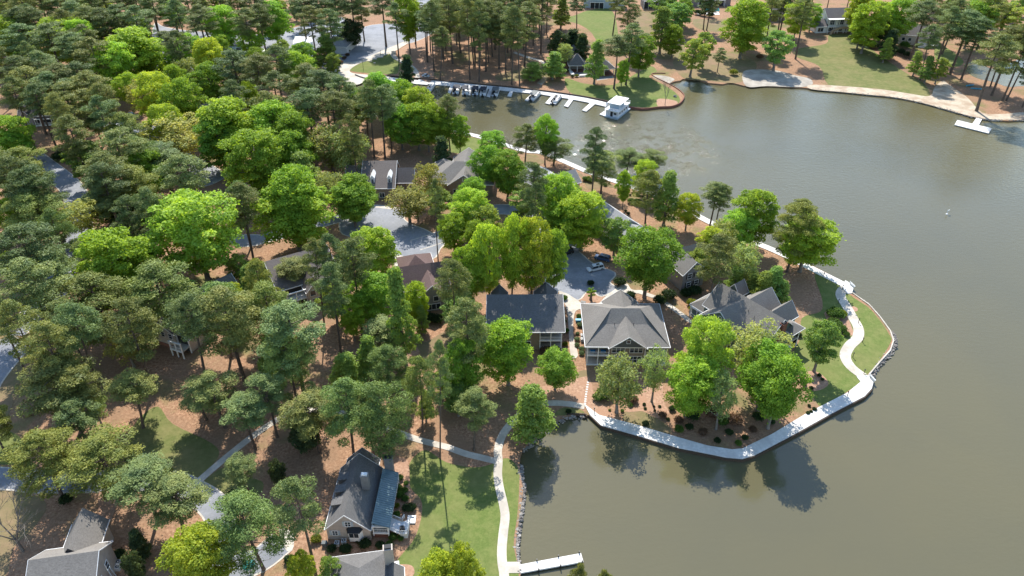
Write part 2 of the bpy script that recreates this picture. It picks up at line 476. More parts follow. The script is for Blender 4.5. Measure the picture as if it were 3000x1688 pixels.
# lawns
LAWNS = [
 ('lawn2', "H 540,560 640,500 790,590 1000,630 1150,600 1250,560 1335,640 1340,800 1325,1000 1300,1200 1325,1350 1340,1460 1345,1700 300,1700 390,1380 560,1150 610,900 520,780 505,650"),
 ('lawn2', "F 1000,615 1200,700 1260,775 1400,870 1480,960 1555,1070 1570,1130 1470,1290 1390,1380 1360,1449 I 2350,200 2210,290 2080,370 1990,250 1900,120 1880,60 1850,0 F 815,1230 890,1100 900,950 1040,900 1050,800"),
 ('drylawn', "I 600,400 720,390 830,450 930,520 930,570 780,530 590,470"),
 ('lawn', "I 130,372 250,385 285,418 150,430 60,425"),
 ('drylawn', "E 400,1110 560,1100 640,1130 760,1060 850,1050 820,1200 700,1310 600,1300 590,1200 480,1110"),
 ('drylawn', "I 325,95 240,105 130,240 180,250 270,170 320,140"),
 ('lawn', "G 1190,170 1040,270 985,400 960,480 1060,570 1200,650 1420,745 1640,560 1600,450 1300,300"),
 ('lawn', "G 1480,800 1590,870 1700,990 1790,920 1960,830 1980,740 1860,700 1700,620"),
 ('drylawn', "G 0,-250 140,-100 120,60 60,250 0,340 -200,300 -200,-200"),
 ('lawn2', "G -200,350 0,340 150,400 200,520 140,600 0,608 -200,610"),
 ('drylawn', "G -200,820 160,825 350,900 260,1080 100,1240 40,1449 -200,1449"),
 ('drylawn', "D 230,1160 250,1200 110,1449 90,1600 -100,1600 0,1460 90,1340"),
 ('lawn2', "B 1590,150 1750,120 1860,80 2030,70 2085,240 2050,300 1950,330 1870,230 1750,170"),
 ('lawn2', "B 65,530 140,480 240,440 370,402 435,460 430,530 400,560 200,552"),
 ('lawn2', "B 1690,590 1830,630 2050,640 2250,540 2335,500 2380,540 2320,580 2430,640 2520,700 2555,760 2490,800 2300,812 2150,796 2000,755 1850,725 1720,695"),
 ('drylawn', "B 2200,120 2350,100 2560,260 2570,420 2350,440 2280,300"),
 ('drylawn', "C -60,440 250,400 460,420 560,500 440,620 200,610 0,585"),
 ('lawn', "C 1110,262 1290,258 1350,310 1500,430 1700,560 1820,630 1860,730 1700,710 1500,680 1300,660 1100,640 1030,500 860,430 870,370 1080,330"),
 ('drylawn', "C 90,145 300,165 300,240 110,215"),
 ('lawn2', "C 590,195 700,195 710,260 580,285"),
 ('lawn2', "B 820,1045 1040,1050 1060,1140 830,1150"),
 ('drylawn', "B 1390,1165 1530,1215 1500,1240 1400,1262"),
 ('drylawn', "q 740,300 840,340 930,560 1180,520 1400,560 1380,520 1160,440 900,420"),
 ('drylawn', "q 2150,850 2350,900 2300,1080 2150,1050"),
 ('lawn2', "C 1930,330 2110,450 2080,500 1990,500 1900,430"),
 ('lawn', "A 170,1080 270,1120 260,1160 180,1150"),
 ('lawn', "A 330,1205 440,1200 430,1240 360,1250"),
 ('lawn', "D -100,1000 30,985 0,1060 -100,1080"),
 ('drylawn', "B 1420,430 1600,560 1500,600 1200,610 1180,560 1350,520"),
]
for m_, s_ in LAWNS: sheet('lawn', s_, 1, m_)

sheet('beach_sand', "C 455,545 560,525 720,535 850,570 960,595 975,640 870,658 640,650 480,652", 2, 'greysand')
sheet('shore_sand', "C 965,672 965,640 1200,650 1500,675 1700,705 1860,725 1900,660 1960,610 2010,640 2150,740 2260,850 2420,860 2574,850 2574,900 2350,902 2200,884 2000,830 1800,775 1600,735 1400,715 1200,695", 2, 'sand')
sheet('spit_sand', "f 1785,600 1830,575 2000,590 2150,640 2100,690 2050,715 1950,680 1850,640", 2, 'greysand')
sheet('tan_court', "B 1530,578 1565,592 1510,642 1472,628", 3, 'sand', False)
for s_ in ("E 590,1200 480,1110 400,1120 360,1200 400,1290 520,1290", "I -100,230 100,190 240,150 315,140 345,200 370,290 500,420 540,460 400,430 290,350 100,330 -100,320",
           "I 680,200 760,172 870,172 890,330 930,420 830,450 730,400 600,400 640,300", "E 1800,810 1860,745 1900,740 1985,790 1940,840 1880,845 1830,835",
           "F 1085,960 1070,910 1130,880 1210,900 1250,960 1285,1050 1280,1080 1180,1080 1100,1010", "F 1250,870 1290,862 1320,880 1310,900 1260,895",
           "F 960,1350 900,1380 890,1449 1000,1500 1100,1449 1040,1370", "E 250,310 330,330 392,370 385,430 340,470 280,400", "E 480,130 600,90 640,180 600,240 540,250 460,210",
           "f 1850,1010 1900,970 2050,980 2200,1020 2150,1090 1900,1110", "H 390,580 500,580 520,800 540,850 480,860 410,760", "H 400,1375 530,1370 540,1449 400,1500",
           "B 20,310 150,240 240,235 240,280 130,330 30,335", "B 430,420 440,370 640,280 700,300 690,600 560,570 500,490"):
    sheet('pine_straw_bed', s_, 1.5, 'straw', keep=False)

# roads
for s_ in ("E 210,115 480,138 468,200 530,245 640,290 770,370 740,430 690,500 560,470 490,495 365,472 392,400 380,350 330,325 215,292 100,330 0,300 0,150 100,110",
           "E 1650,500 1690,440 1760,430 1900,545 2060,610 2020,680 2070,725 1960,785 1900,740 1855,738 1785,812 1700,765 1560,715 1560,600",
           "A 1170,175 1240,205 1500,240 2000,260 2574,130 2574,340 2300,400 1700,420 1300,620 1180,560 1150,320",
           "B -80,290 100,240 230,190 440,190 505,290 480,325 360,370 240,412 130,460 30,470 -60,400",
           "B 560,-60 720,-60 760,120 700,240 500,330 470,250 600,130",
           "A 760,950 900,920 1100,960 1300,920 1400,940 1380,1010 1060,1060 800,1010",
           "A 1350,1170 1480,1190 1650,1280 1700,1330 1560,1400 1440,1380 1430,1240",
           "D -150,1130 0,1120 90,1090 220,1165 170,1230 70,1350 0,1449 -60,1560 -200,1560",
           "D 1740,330 2000,330 2000,380 1860,410 1760,390"):
    sheet('road_asphalt', s_, 2, 'asphalt')
strip('road_asphalt', "A 250,1180 340,1250 470,1350 D 560,0 590,150 600,320 520,470 460,640 380,800 200,960 80,1080", 7.0, 2.5, 'asphalt')
strip('road_asphalt', "G -200,700 0,712 160,720 300,740 700,735 1050,725 1300,745 1450,810 1580,890 1660,1000 1650,1130 1660,1290 1750,1380 1950,1330 2130,1190", 5.2, 2.5, 'asphalt')
strip('road_asphalt', "E 560,400 760,330 1000,180 1200,130 1400,170 1600,330 1760,460", 6.0, 2.4, 'asphalt')
strip('road_asphalt', "D 1990,350 2200,300 2400,240 E 60,180 150,200", 5.0, 2.3, 'asphalt')
# driveways and walks
for s_ in ("E 358,470 490,492 440,545 400,560 398,510", "G 2105,1095 2200,1115 2215,1230 2165,1262 2130,1180",
           "A 1370,1140 1480,1185 1460,1205 1360,1170",
           "E 1640,745 1740,790 1822,850 1808,880 1772,895 1752,950 1752,1100 1785,1232 1730,1232 1712,1000 1700,880 1660,800",
           "E 1822,850 1940,838 1985,795 2080,725 2150,690 2190,735 2270,742 2240,765 2110,760 2010,800 1960,850 1900,868 1830,875",
           "B -160,470 0,470 62,470 130,460 240,412 400,345 490,310 515,318 400,390 375,402 230,452 140,478 68,525 85,552 210,566 350,576 350,592 200,600 140,634 35,650 -20,610 -110,540",
           "E 270,95 480,125 480,140 270,118"):
    sheet('concrete_paving', s_, 3, 'concrete')
sheet('brick_driveway', "G 690,1065 800,1085 860,980 890,880 860,800 760,790 740,900 740,980", 2.2, 'straw')
NS = "H 1232,1700 1228,1449 1215,1360 1210,1260 1222,1120 1235,1000 1220,900 1192,780 1180,680 1185,580 1182,490 1225,370 1330,250 1450,165 1560,146 1700,150 1835,172"
strip('lakeside_path', NS, 1.75, 3, 'concrete')
strip('lakeside_path', "H 1175,585 1050,555 930,525 800,478 680,448 540,408 300,320 0,220 G 2300,200 2120,255 1900,400 1700,560 1560,680 1450,775", 1.6, 2.8, 'concrete')
strip('dock_approach', "H 1215,1385 1290,1385 1345,1385", 2.3, 3.1, 'concrete')
strip('lakeside_path', "I 2400,135 F 1370,1395 1270,1320 1225,1240 1255,1165 1318,1100 1325,1030 1290,960 1240,870 1192,790 1200,745 1240,715", 2.6, 3, 'concrete')
strip('garden_walk', "E 2240,752 2400,810 2574,930 F 60,975 180,1010", 1.5, 2.7, 'concrete')
strip('stair_path', "B 380,395 410,440 500,485 555,530 575,590", 2.4, 3.2, 'concrete')
strip('woodland_path', "B 1300,395 1400,430 1500,460 1560,500 1650,520", 2.0, 2, 'concrete')
strip('garden_walk', "C 1285,255 1340,290 1385,360", 1.2, 3, 'concrete')
bi = gpt("I 285,345 400,430 700,510 1000,600 1220,662 1400,690 1480,683 1700,575 1950,425 2270,262 2370,180 2340,140 2395,130 2440,132")
NOTREE.append(BW_OUT + bi[::-1])
o = MB().prism(BW_OUT + bi[::-1], .3, .78).build('boardwalk', 'concrete_new'); o['kind'] = 'structure'
nb = strip_poly(smooth([(x, y) for x, y in gpt("F 1235,712 1215,700 1060,622 930,558 860,523 700,447 550,385 420,327 300,270 170,212 q 2300,790 2100,708 1900,625 1650,538 1370,445 1100,348 900,282 700,195 480,100 190,-10 B 1380,1140 1230,1092 1110,1053 1000,1023 820,983 630,940 300,880 130,838")], False), 2.5)
NOTREE.append(nb)
o = MB().prism(nb, .3, .76).build('boardwalk', 'concrete_new'); o['kind'] = 'structure'
# bench bay at the north end of the boardwalk
o = MB().prism(gpt("F 1225,668 1262,690 1290,718 1275,765 1240,768 1200,720"), .32, .8).build('boardwalk', 'concrete_new'); o['kind'] = 'structure'

# inlet behind the pines, upper right
inl = MB().prism(smooth(gpt("C 2130,480 2230,470 2330,520 2450,480 2700,400 3000,420 3000,640 2574,650 2450,655 2350,620 2250,600 2180,570 2130,520")), GZ - .02, GZ + .03).build('inlet_water', 'water')
inl['kind'] = 'structure'
NOTREE.append(gpt("C 2130,480 2230,470 2330,520 2450,480 2574,430 2700,420 2700,640 2450,655 2350,620 2250,600 2180,570"))

# timber retaining walls (each its own thing)
def ribbon(s, th, z0, z1, name, mat, label, cat):
    ps = smooth(gpt(s, .3), False, 3)
    return tag(MB().prism(strip_poly(ps, th), z0, z1).build(name, mat), label, cat)
ribbon("B 350,579 700,609 1000,638 1330,669 1620,704 1850,739 2010,774 2160,807", .3, -.5, 1.0, 'retaining_wall', 'wood', 'long dark timber seawall between the marina dock and the wooded bank', 'wall')
ribbon("f 1350,1113 1600,1153 1900,1123 2100,1113 2250,1053 2313,950 2263,868 2150,788 2000,708 1850,638 1775,590 1785,562 1900,556 2000,560", .35, -.5, .95, 'retaining_wall', 'brick', 'curved brick-red retaining wall round the grassy spit beside the houseboat', 'wall')
ribbon("B 105,572 150,590 200,602", .4, -.3, 1.2, 'retaining_wall', 'stone', 'short wall beside the concrete boat ramp at the marina end', 'wall')
ribbon("H 1700,240 1830,238 1850,255", .3, -.5, .9, 'retaining_wall', 'wood', 'short dark wall at the head of the cove below the peninsula', 'wall')
ps = strip_poly([(x, y) for x, y in gpt("I 322,428 410,512 700,594 1000,684 1360,757 1480,767 1572,740 1902,565 2152,425 2402,295 2460,235")], .2)
tag(MB().prism(ps, -.6, .7).build('retaining_wall', 'wood'), 'dark timber bulkhead under the south edge of the white boardwalk', 'wall')
ps = strip_poly([(x, y) for x, y in gpt("F 1440,1425 1400,1388 1480,1293 1562,1202 1586,1130 1563,1058 1483,948 1403,858 1303,788 1275,768", .3)], .3)
tag(MB().prism(ps, -.5, .85).build('retaining_wall', 'concrete'), 'pale concrete kerb along the shore of the grassy point', 'wall')

def rocks(s, wd, n, label, seed, size=(.25, .6)):
    ps = smooth(gpt(s, .1), False, 4); rnd = random.Random(seed); b_ = MB()
    cum = [0]
    for i in range(len(ps) - 1): cum.append(cum[-1] + math.dist(ps[i], ps[i + 1]))
    for i in range(n):
        u = rnd.random() * cum[-1]; j = max(k for k in range(len(cum) - 1) if cum[k] <= u)
        t_ = (u - cum[j]) / max(cum[j + 1] - cum[j], .01)
        x = ps[j][0] + (ps[j + 1][0] - ps[j][0]) * t_; y = ps[j][1] + (ps[j + 1][1] - ps[j][1]) * t_
        r_ = rnd.uniform(*size); off = rnd.uniform(-wd / 2, wd / 2)
        b_.blob((x + off, y + rnd.uniform(-wd / 2, wd / 2), rnd.uniform(.05, .55)), (r_, r_ * rnd.uniform(.6, 1), r_ * .6), seed * 999 + i, 5, .3)
    o_ = b_.build('rocks', 'stone'); o_['kind'] = 'stuff'; o_['label'] = label; o_['category'] = 'rocks'
    return o_
rocks("H 1348,1430 1330,1340 1320,1230 1335,1100 1350,1000 1362,900 1372,800 1352,700 1348,620", 1.0, 700, 'rubble shoreline rocks along the near lawn', 3, (.15, .38))
rocks("F 1410,1395 1490,1290 1570,1200 1592,1130 1570,1060", 1.2, 420, 'riprap rocks at the outer bend of the grassy point', 4, (.15, .38))
rocks("F 1560,1050 1480,945 1400,855 1300,785", .6, 160, 'sparse stones below the kerb of the grassy point', 5, (.12, .3))
rocks("C 970,675 1200,699 1400,719 1600,740 1800,780 2000,836 2200,892 2350,912 2574,912", 1.0, 900, 'long line of stones edging the far sandy shore', 6, (.2, .5))
rocks("H 1370,510 1450,440 1530,360 1620,300 1720,262 1820,250", 1.3, 240, 'pale stones in the corner of the shaded cove', 8, (.15, .36))
# @@TREES
# ------------------------------------------------------------ tree templates
def leaf_quads(cs, rs, n, size, seed, elong=1.0, upbias=.35, flat=.75):
    """n leaf clumps scattered in the shells of the cluster ellipsoids -> one array of quads"""
    g = np.random.default_rng(seed)
    cs = np.array(cs); rs = np.array(rs)
    wts = rs[:, 0] ** 2; idx = g.choice(len(cs), n, p=wts / wts.sum())
    d = g.normal(size=(n, 3)); d /= np.linalg.norm(d, axis=1)[:, None]
    d[:, 2] = np.where(d[:, 2] < -.3, -d[:, 2] * .6, d[:, 2])
    rad = g.uniform(.5, 1.08, (n, 1)) ** .6 * np.where(g.random((n, 1)) < .14, g.uniform(1.05, 1.5, (n, 1)), 1)
    rr = np.stack([rs[idx, 0], rs[idx, 0], rs[idx, 1]], 1)
    pos = cs[idx] + d * rr * rad
    nrm = d * .55 + g.normal(size=(n, 3)) * .55 + np.array([0, 0, upbias])
    nrm /= np.linalg.norm(nrm, axis=1)[:, None]
    a = np.cross(nrm, g.normal(size=(n, 3))); a /= np.linalg.norm(a, axis=1)[:, None]
    b_ = np.cross(nrm, a)
    s1 = (size * g.uniform(.6, 1.35, (n, 1))) * .5; s2 = s1 / elong
    v = np.stack([pos - a * s1 - b_ * s2 * .5, pos + b_ * s2 * -1.0 + a * s1 * .15, pos + a * s1 + b_ * s2 * .4, pos + b_ * s2 - a * s1 * .1], 1).reshape(-1, 3)
    return v

def quad_mesh(name, v, mat):
    n = len(v) // 4
    me = bpy.data.meshes.new(name)
    me.vertices.add(len(v)); me.vertices.foreach_set('co', v.astype(np.float32).ravel())
    me.loops.add(len(v)); me.loops.foreach_set('vertex_index', np.arange(len(v), dtype=np.int32))
    me.polygons.add(n); me.polygons.foreach_set('loop_start', np.arange(0, 4 * n, 4, dtype=np.int32))
    me.polygons.foreach_set('loop_total', np.full(n, 4, dtype=np.int32))
    me.update(calc_edges=True); me.materials.append(MT[mat]); return me

def limb(mb, a, b_, r0, r1, rnd, sag=.0, seg=3):
    ps = []; rs = []
    for i in range(seg + 1):
        t_ = i / seg
        j = (b_[0] - a[0]) * .08
        ps.append((a[0] + (b_[0] - a[0]) * t_ + rnd.uniform(-.15, .15) * (0 < i < seg), a[1] + (b_[1] - a[1]) * t_ + rnd.uniform(-.15, .15) * (0 < i < seg),
                   a[2] + (b_[2] - a[2]) * (t_ ** (1 + sag)))); rs.append(r0 + (r1 - r0) * t_)
    mb.path(ps, rs, 5)

def pine_tpl(seed, h=27, r=4.6, crown0=.52, dens=8200, open_=0):
    dens = int(dens * 2.0)
    rnd = random.Random(seed); tr = MB()
    bend = (rnd.uniform(-.5, .5), rnd.uniform(-.5, .5))
    axis = lambda z: (bend[0] * math.sin(z / h * 2.6), bend[1] * math.sin(z / h * 2.1), z)
    zs = [0, 1.2, h * .25, h * .45, h * .65, h * .8, h * .93, h * .985]; rr = [.38, .31, .27, .23, .17, .12, .06, .02]
    tr.path([axis(z) for z in zs], rr, 8)
    cs, rs = [], []
    n = 34 if not open_ else 24
    for i in range(n):
        t_ = (i + rnd.random()) / n
        z = h * (crown0 + (1 - crown0) * t_ ** .85)
        env = r * (math.sin(math.pi * min(.96, .16 + .80 * t_)) ** .75) * rnd.uniform(.45, 1.0)
        if t_ > .9: env *= .5
        a = i * 2.4 + rnd.uniform(-.6, .6)
        ax = axis(z - env * .15)
        c_ = (ax[0] + env * math.cos(a), ax[1] + env * math.sin(a), z - .3 + rnd.uniform(-.3, .3))
        cr = rnd.uniform(1.0, 1.75) * (r / 4.6) * (.8 if t_ > .85 else 1)
        cs.append(c_); rs.append((cr, cr * rnd.uniform(.45, .62)))
        limb(tr, axis(z - env * .28), c_, .085, .03, rnd)
        if rnd.random() < .35:                                   # second tuft half way
            m_ = .55; cs.append((ax[0] + (c_[0] - ax[0]) * m_, ax[1] + (c_[1] - ax[1]) * m_, z + .2)); rs.append((cr * .7, cr * .4))
    for i in range(5):                                           # dead stubs below the crown
        z = h * rnd.uniform(crown0 - .18, crown0); a = rnd.uniform(0, 6.3); l_ = rnd.uniform(.8, 2)
        p_ = axis(z); tr.tube(p_, (p_[0] + l_ * math.cos(a), p_[1] + l_ * math.sin(a), z + .2), .05, .015, 4)
    cs.append((*axis(h * .97)[:2], h - .8)); rs.append((1.0, .9))
    v = leaf_quads(cs, rs, dens, .36, seed, 2.4, .4)
    return tr.mesh('trunk', MT['bark']), quad_mesh('crown', v, 'needles'), h, r

def broad_tpl(seed, h=18, r=6, base=.14, n=78, dens=22000, size=.35, shape='round', mat='leaves', bark='greybark', cl=.255, flat=.72, limbs=18):
    rnd = random.Random(seed); tr = MB()
    cz = h * (base + (1 - base) * .5); rz = h * (1 - base) * .5
    fork = h * (base + .12)
    tr.path([(0, 0, 0), (.05, 0, .8), (rnd.uniform(-.2, .2), rnd.uniform(-.2, .2), fork)], [.48, .36, .27], 8)
    top = (rnd.uniform(-.3, .3), rnd.uniform(-.3, .3), h * .86)
    tr.path([(0, 0, fork), (top[0] * .5, top[1] * .5, h * .6), top], [.27, .15, .04], 6)
    cs, rs = [], []
    for i in range(n):
        zz = -1 + 2 * (i + .5) / n
        a = i * 2.39996 + rnd.uniform(-.4, .4)
        if shape == 'round': rad = math.sqrt(max(0, 1 - abs(zz) ** 2.3))
        elif shape == 'cone': rad = max(0.12, (1 - (zz + 1) / 2)) ** .8 * (1 if zz > -.8 else .7)
        elif shape == 'column': rad = math.sqrt(max(0, 1 - abs(zz) ** 4)) 
        else: rad = math.sqrt(max(0, 1 - abs(zz) ** 2)) * (1.1 if zz > 0 else .8)
        k = rnd.uniform(.62, 1.0) if rnd.random() < .8 else rnd.uniform(.15, .5)
        cr = r * cl * rnd.uniform(.65, 1.2)
        x, y = (r - cr * .6) * rad * k * math.cos(a), (r - cr * .6) * rad * k * math.sin(a)
        z = cz + zz * (rz - cr * .5) * (k if shape != 'cone' else 1) ** .3
        cs.append((x, y, z)); rs.append((cr, cr * flat))
        if i % max(1, n // limbs) == 0:
            limb(tr, (0, 0, max(fork * .8, min(z - r * .45, h * .7))), (x * .9, y * .9, z), .12, .03, rnd, .3)
    v = leaf_quads(cs, rs, dens, size, seed, 1.2, .35)
    return tr.mesh('trunk', MT[bark]), quad_mesh('crown', v, mat), h, r

def bare_tpl(seed, h=14, r=4.5, depth=5):
    rnd = random.Random(seed); tr = MB(); tw = MB()
    def grow(p_, d_, l_, rad, k):
        q_ = p_ + d_ * l_
        (tr if k < 3 else tw).tube(p_, q_, rad, rad * .62, 5 if k < 3 else 3, False)
        if k >= depth: return
        for i in range(3 if k < 4 else 2):
            nd = (d_ + Vector((rnd.gauss(0, .42), rnd.gauss(0, .42), rnd.gauss(.05, .3)))).normalized()
            grow(q_ if i else p_ + d_ * l_ * rnd.uniform(.6, 1), nd, l_ * rnd.uniform(.62, .85), rad * .58, k + 1)
    tr.tube((0, 0, 0), (0, 0, h * .2), .26, .2, 7)
    for i in range(4):
        a = i * 1.6; grow(Vector((0, 0, h * .18)), Vector((math.cos(a) * .55, math.sin(a) * .55, 1)).normalized(), h * .25, .13, 1)
    return tr.mesh('trunk', MT['greybark']), tw.mesh('crown', MT['greybark']), h, r

TPL = {
 'P': [pine_tpl(s_, 27, 4.6, c0, d_, op) for s_, c0, d_, op in ((11, .50, 8200, 0), (12, .58, 7600, 0), (13, .44, 9000, 0), (14, .55, 6200, 1), (15, .62, 7000, 0))],
 'Q': [pine_tpl(s_, 22, 5.4, .30, 11500, 0) for s_ in (21, 22)],
 'D': [broad_tpl(31), broad_tpl(32, 20, 5.5, .12, shape='column', n=82), broad_tpl(33, 17, 6.3, .16, shape='dome', n=74), broad_tpl(34, 19, 5.6, .10, n=86)],
 'Y': [broad_tpl(41, 18, 6.5, .16, n=90, cl=.22, dens=23000), broad_tpl(42, 17, 6, .13, shape='dome', n=84, cl=.23)],
 'O': [broad_tpl(51, 15, 5, .18, n=60, dens=6800, size=.36, cl=.26, flat=1.0, limbs=30), broad_tpl(52, 16, 5, .2, n=50, dens=5600, size=.34, shape='dome', cl=.28, flat=1.1, limbs=30)],
 'G': [broad_tpl(61, 13, 4.5, .16, n=44, dens=11000, size=.33), broad_tpl(62, 14, 4.5, .12, shape='cone', n=46, dens=11000, size=.33)],
 'M': [broad_tpl(71, 12, 4, .03, shape='cone', n=46, dens=9000, size=.42, cl=.34), broad_tpl(72, 11, 4.3, .04, n=46, dens=9000, size=.42, cl=.34)],
 'B': [bare_tpl(81), bare_tpl(82)],
 'S': [broad_tpl(91, 4, 1.5, .28, n=16, dens=900, size=.24, limbs=8)],
}
BASE_COL = {'P': (.148, .20, .075), 'Q': (.165, .225, .066), 'D': (.205, .35, .05), 'Y': (.29, .43, .065), 'O': (.27, .335, .13), 'G': (.20, .31, .085),
            'M': (.065, .11, .055), 'B': (.2, .18, .16), 'S': (.16, .28, .04)}
NOUN = {'P': ('pine_tree', 'pine'), 'Q': ('pine_tree', 'pine'), 'D': ('leafy_tree', 'broadleaf tree'), 'Y': ('leafy_tree', 'broadleaf tree'), 'O': ('sparse_tree', 'tree'),
        'G': ('leafy_tree', 'broadleaf tree'), 'M': ('evergreen_tree', 'evergreen'), 'B': ('bare_tree', 'bare tree'), 'S': ('young_tree', 'sapling')}
LOOK = {'P': 'tall dark green pine', 'Q': 'bushy olive green pine', 'D': 'bright green broadleaf tree', 'Y': 'yellow-green broadleaf tree', 'O': 'thin pale olive tree',
        'G': 'mid green broadleaf tree', 'M': 'dark dense evergreen tree', 'B': 'leafless grey tree', 'S': 'small young sapling'}
GRP = {'P': 'tall pines standing among the houses and shores', 'Q': 'bushy pines with low crowns', 'D': 'bright green broadleaf trees', 'Y': 'yellow-green broadleaf trees',
       'O': 'pale olive trees with thin new leaves', 'G': 'mid green broadleaf trees', 'M': 'dark evergreens', 'B': 'leafless trees', 'S': 'saplings'}
DEFH = {'P': 27, 'Q': 22, 'D': 20, 'Y': 19, 'O': 15, 'G': 13, 'M': 11, 'B': 12, 'S': 4}

TREES = []        # (kind, X, Y, h, r, crown px centre, crown px radius, colour scale, lean)
def solve_h(X, Y, ytop):
    lo, hi = 0, 60
    for _ in range(40):
        m_ = (lo + hi) / 2
        if proj(X, Y, m_ + GZ)[1] > ytop: lo = m_
        else: hi = m_
    return lo

def add_tree(k, top, wpx, base=None, h=None):
    if base is not None:
        X, Y = P(*base); h = solve_h(X, Y, top[1])
    else:
        h = h or DEFH[k]
        for _ in range(2):
            X, Y = P(top[0], top[1], GZ + h * .97)
            s_ = FPX / proj(X, Y, h)[2]; wm = wpx / s_
            if _ == 0 and k in 'DYOGMB': h = min(max(wm * 1.6, DEFH[k] * .7), DEFH[k] * 1.3)
    s_ = FPX / proj(X, Y, h * .8)[2]
    r_ = wpx / s_ / 2
    cx, cy, _ = proj(X, Y, h * (.78 if k in 'PQ' else .6))
    TREES.append([k, X, Y, h, r_, (cx, cy), max(wpx / 2, 12), _])

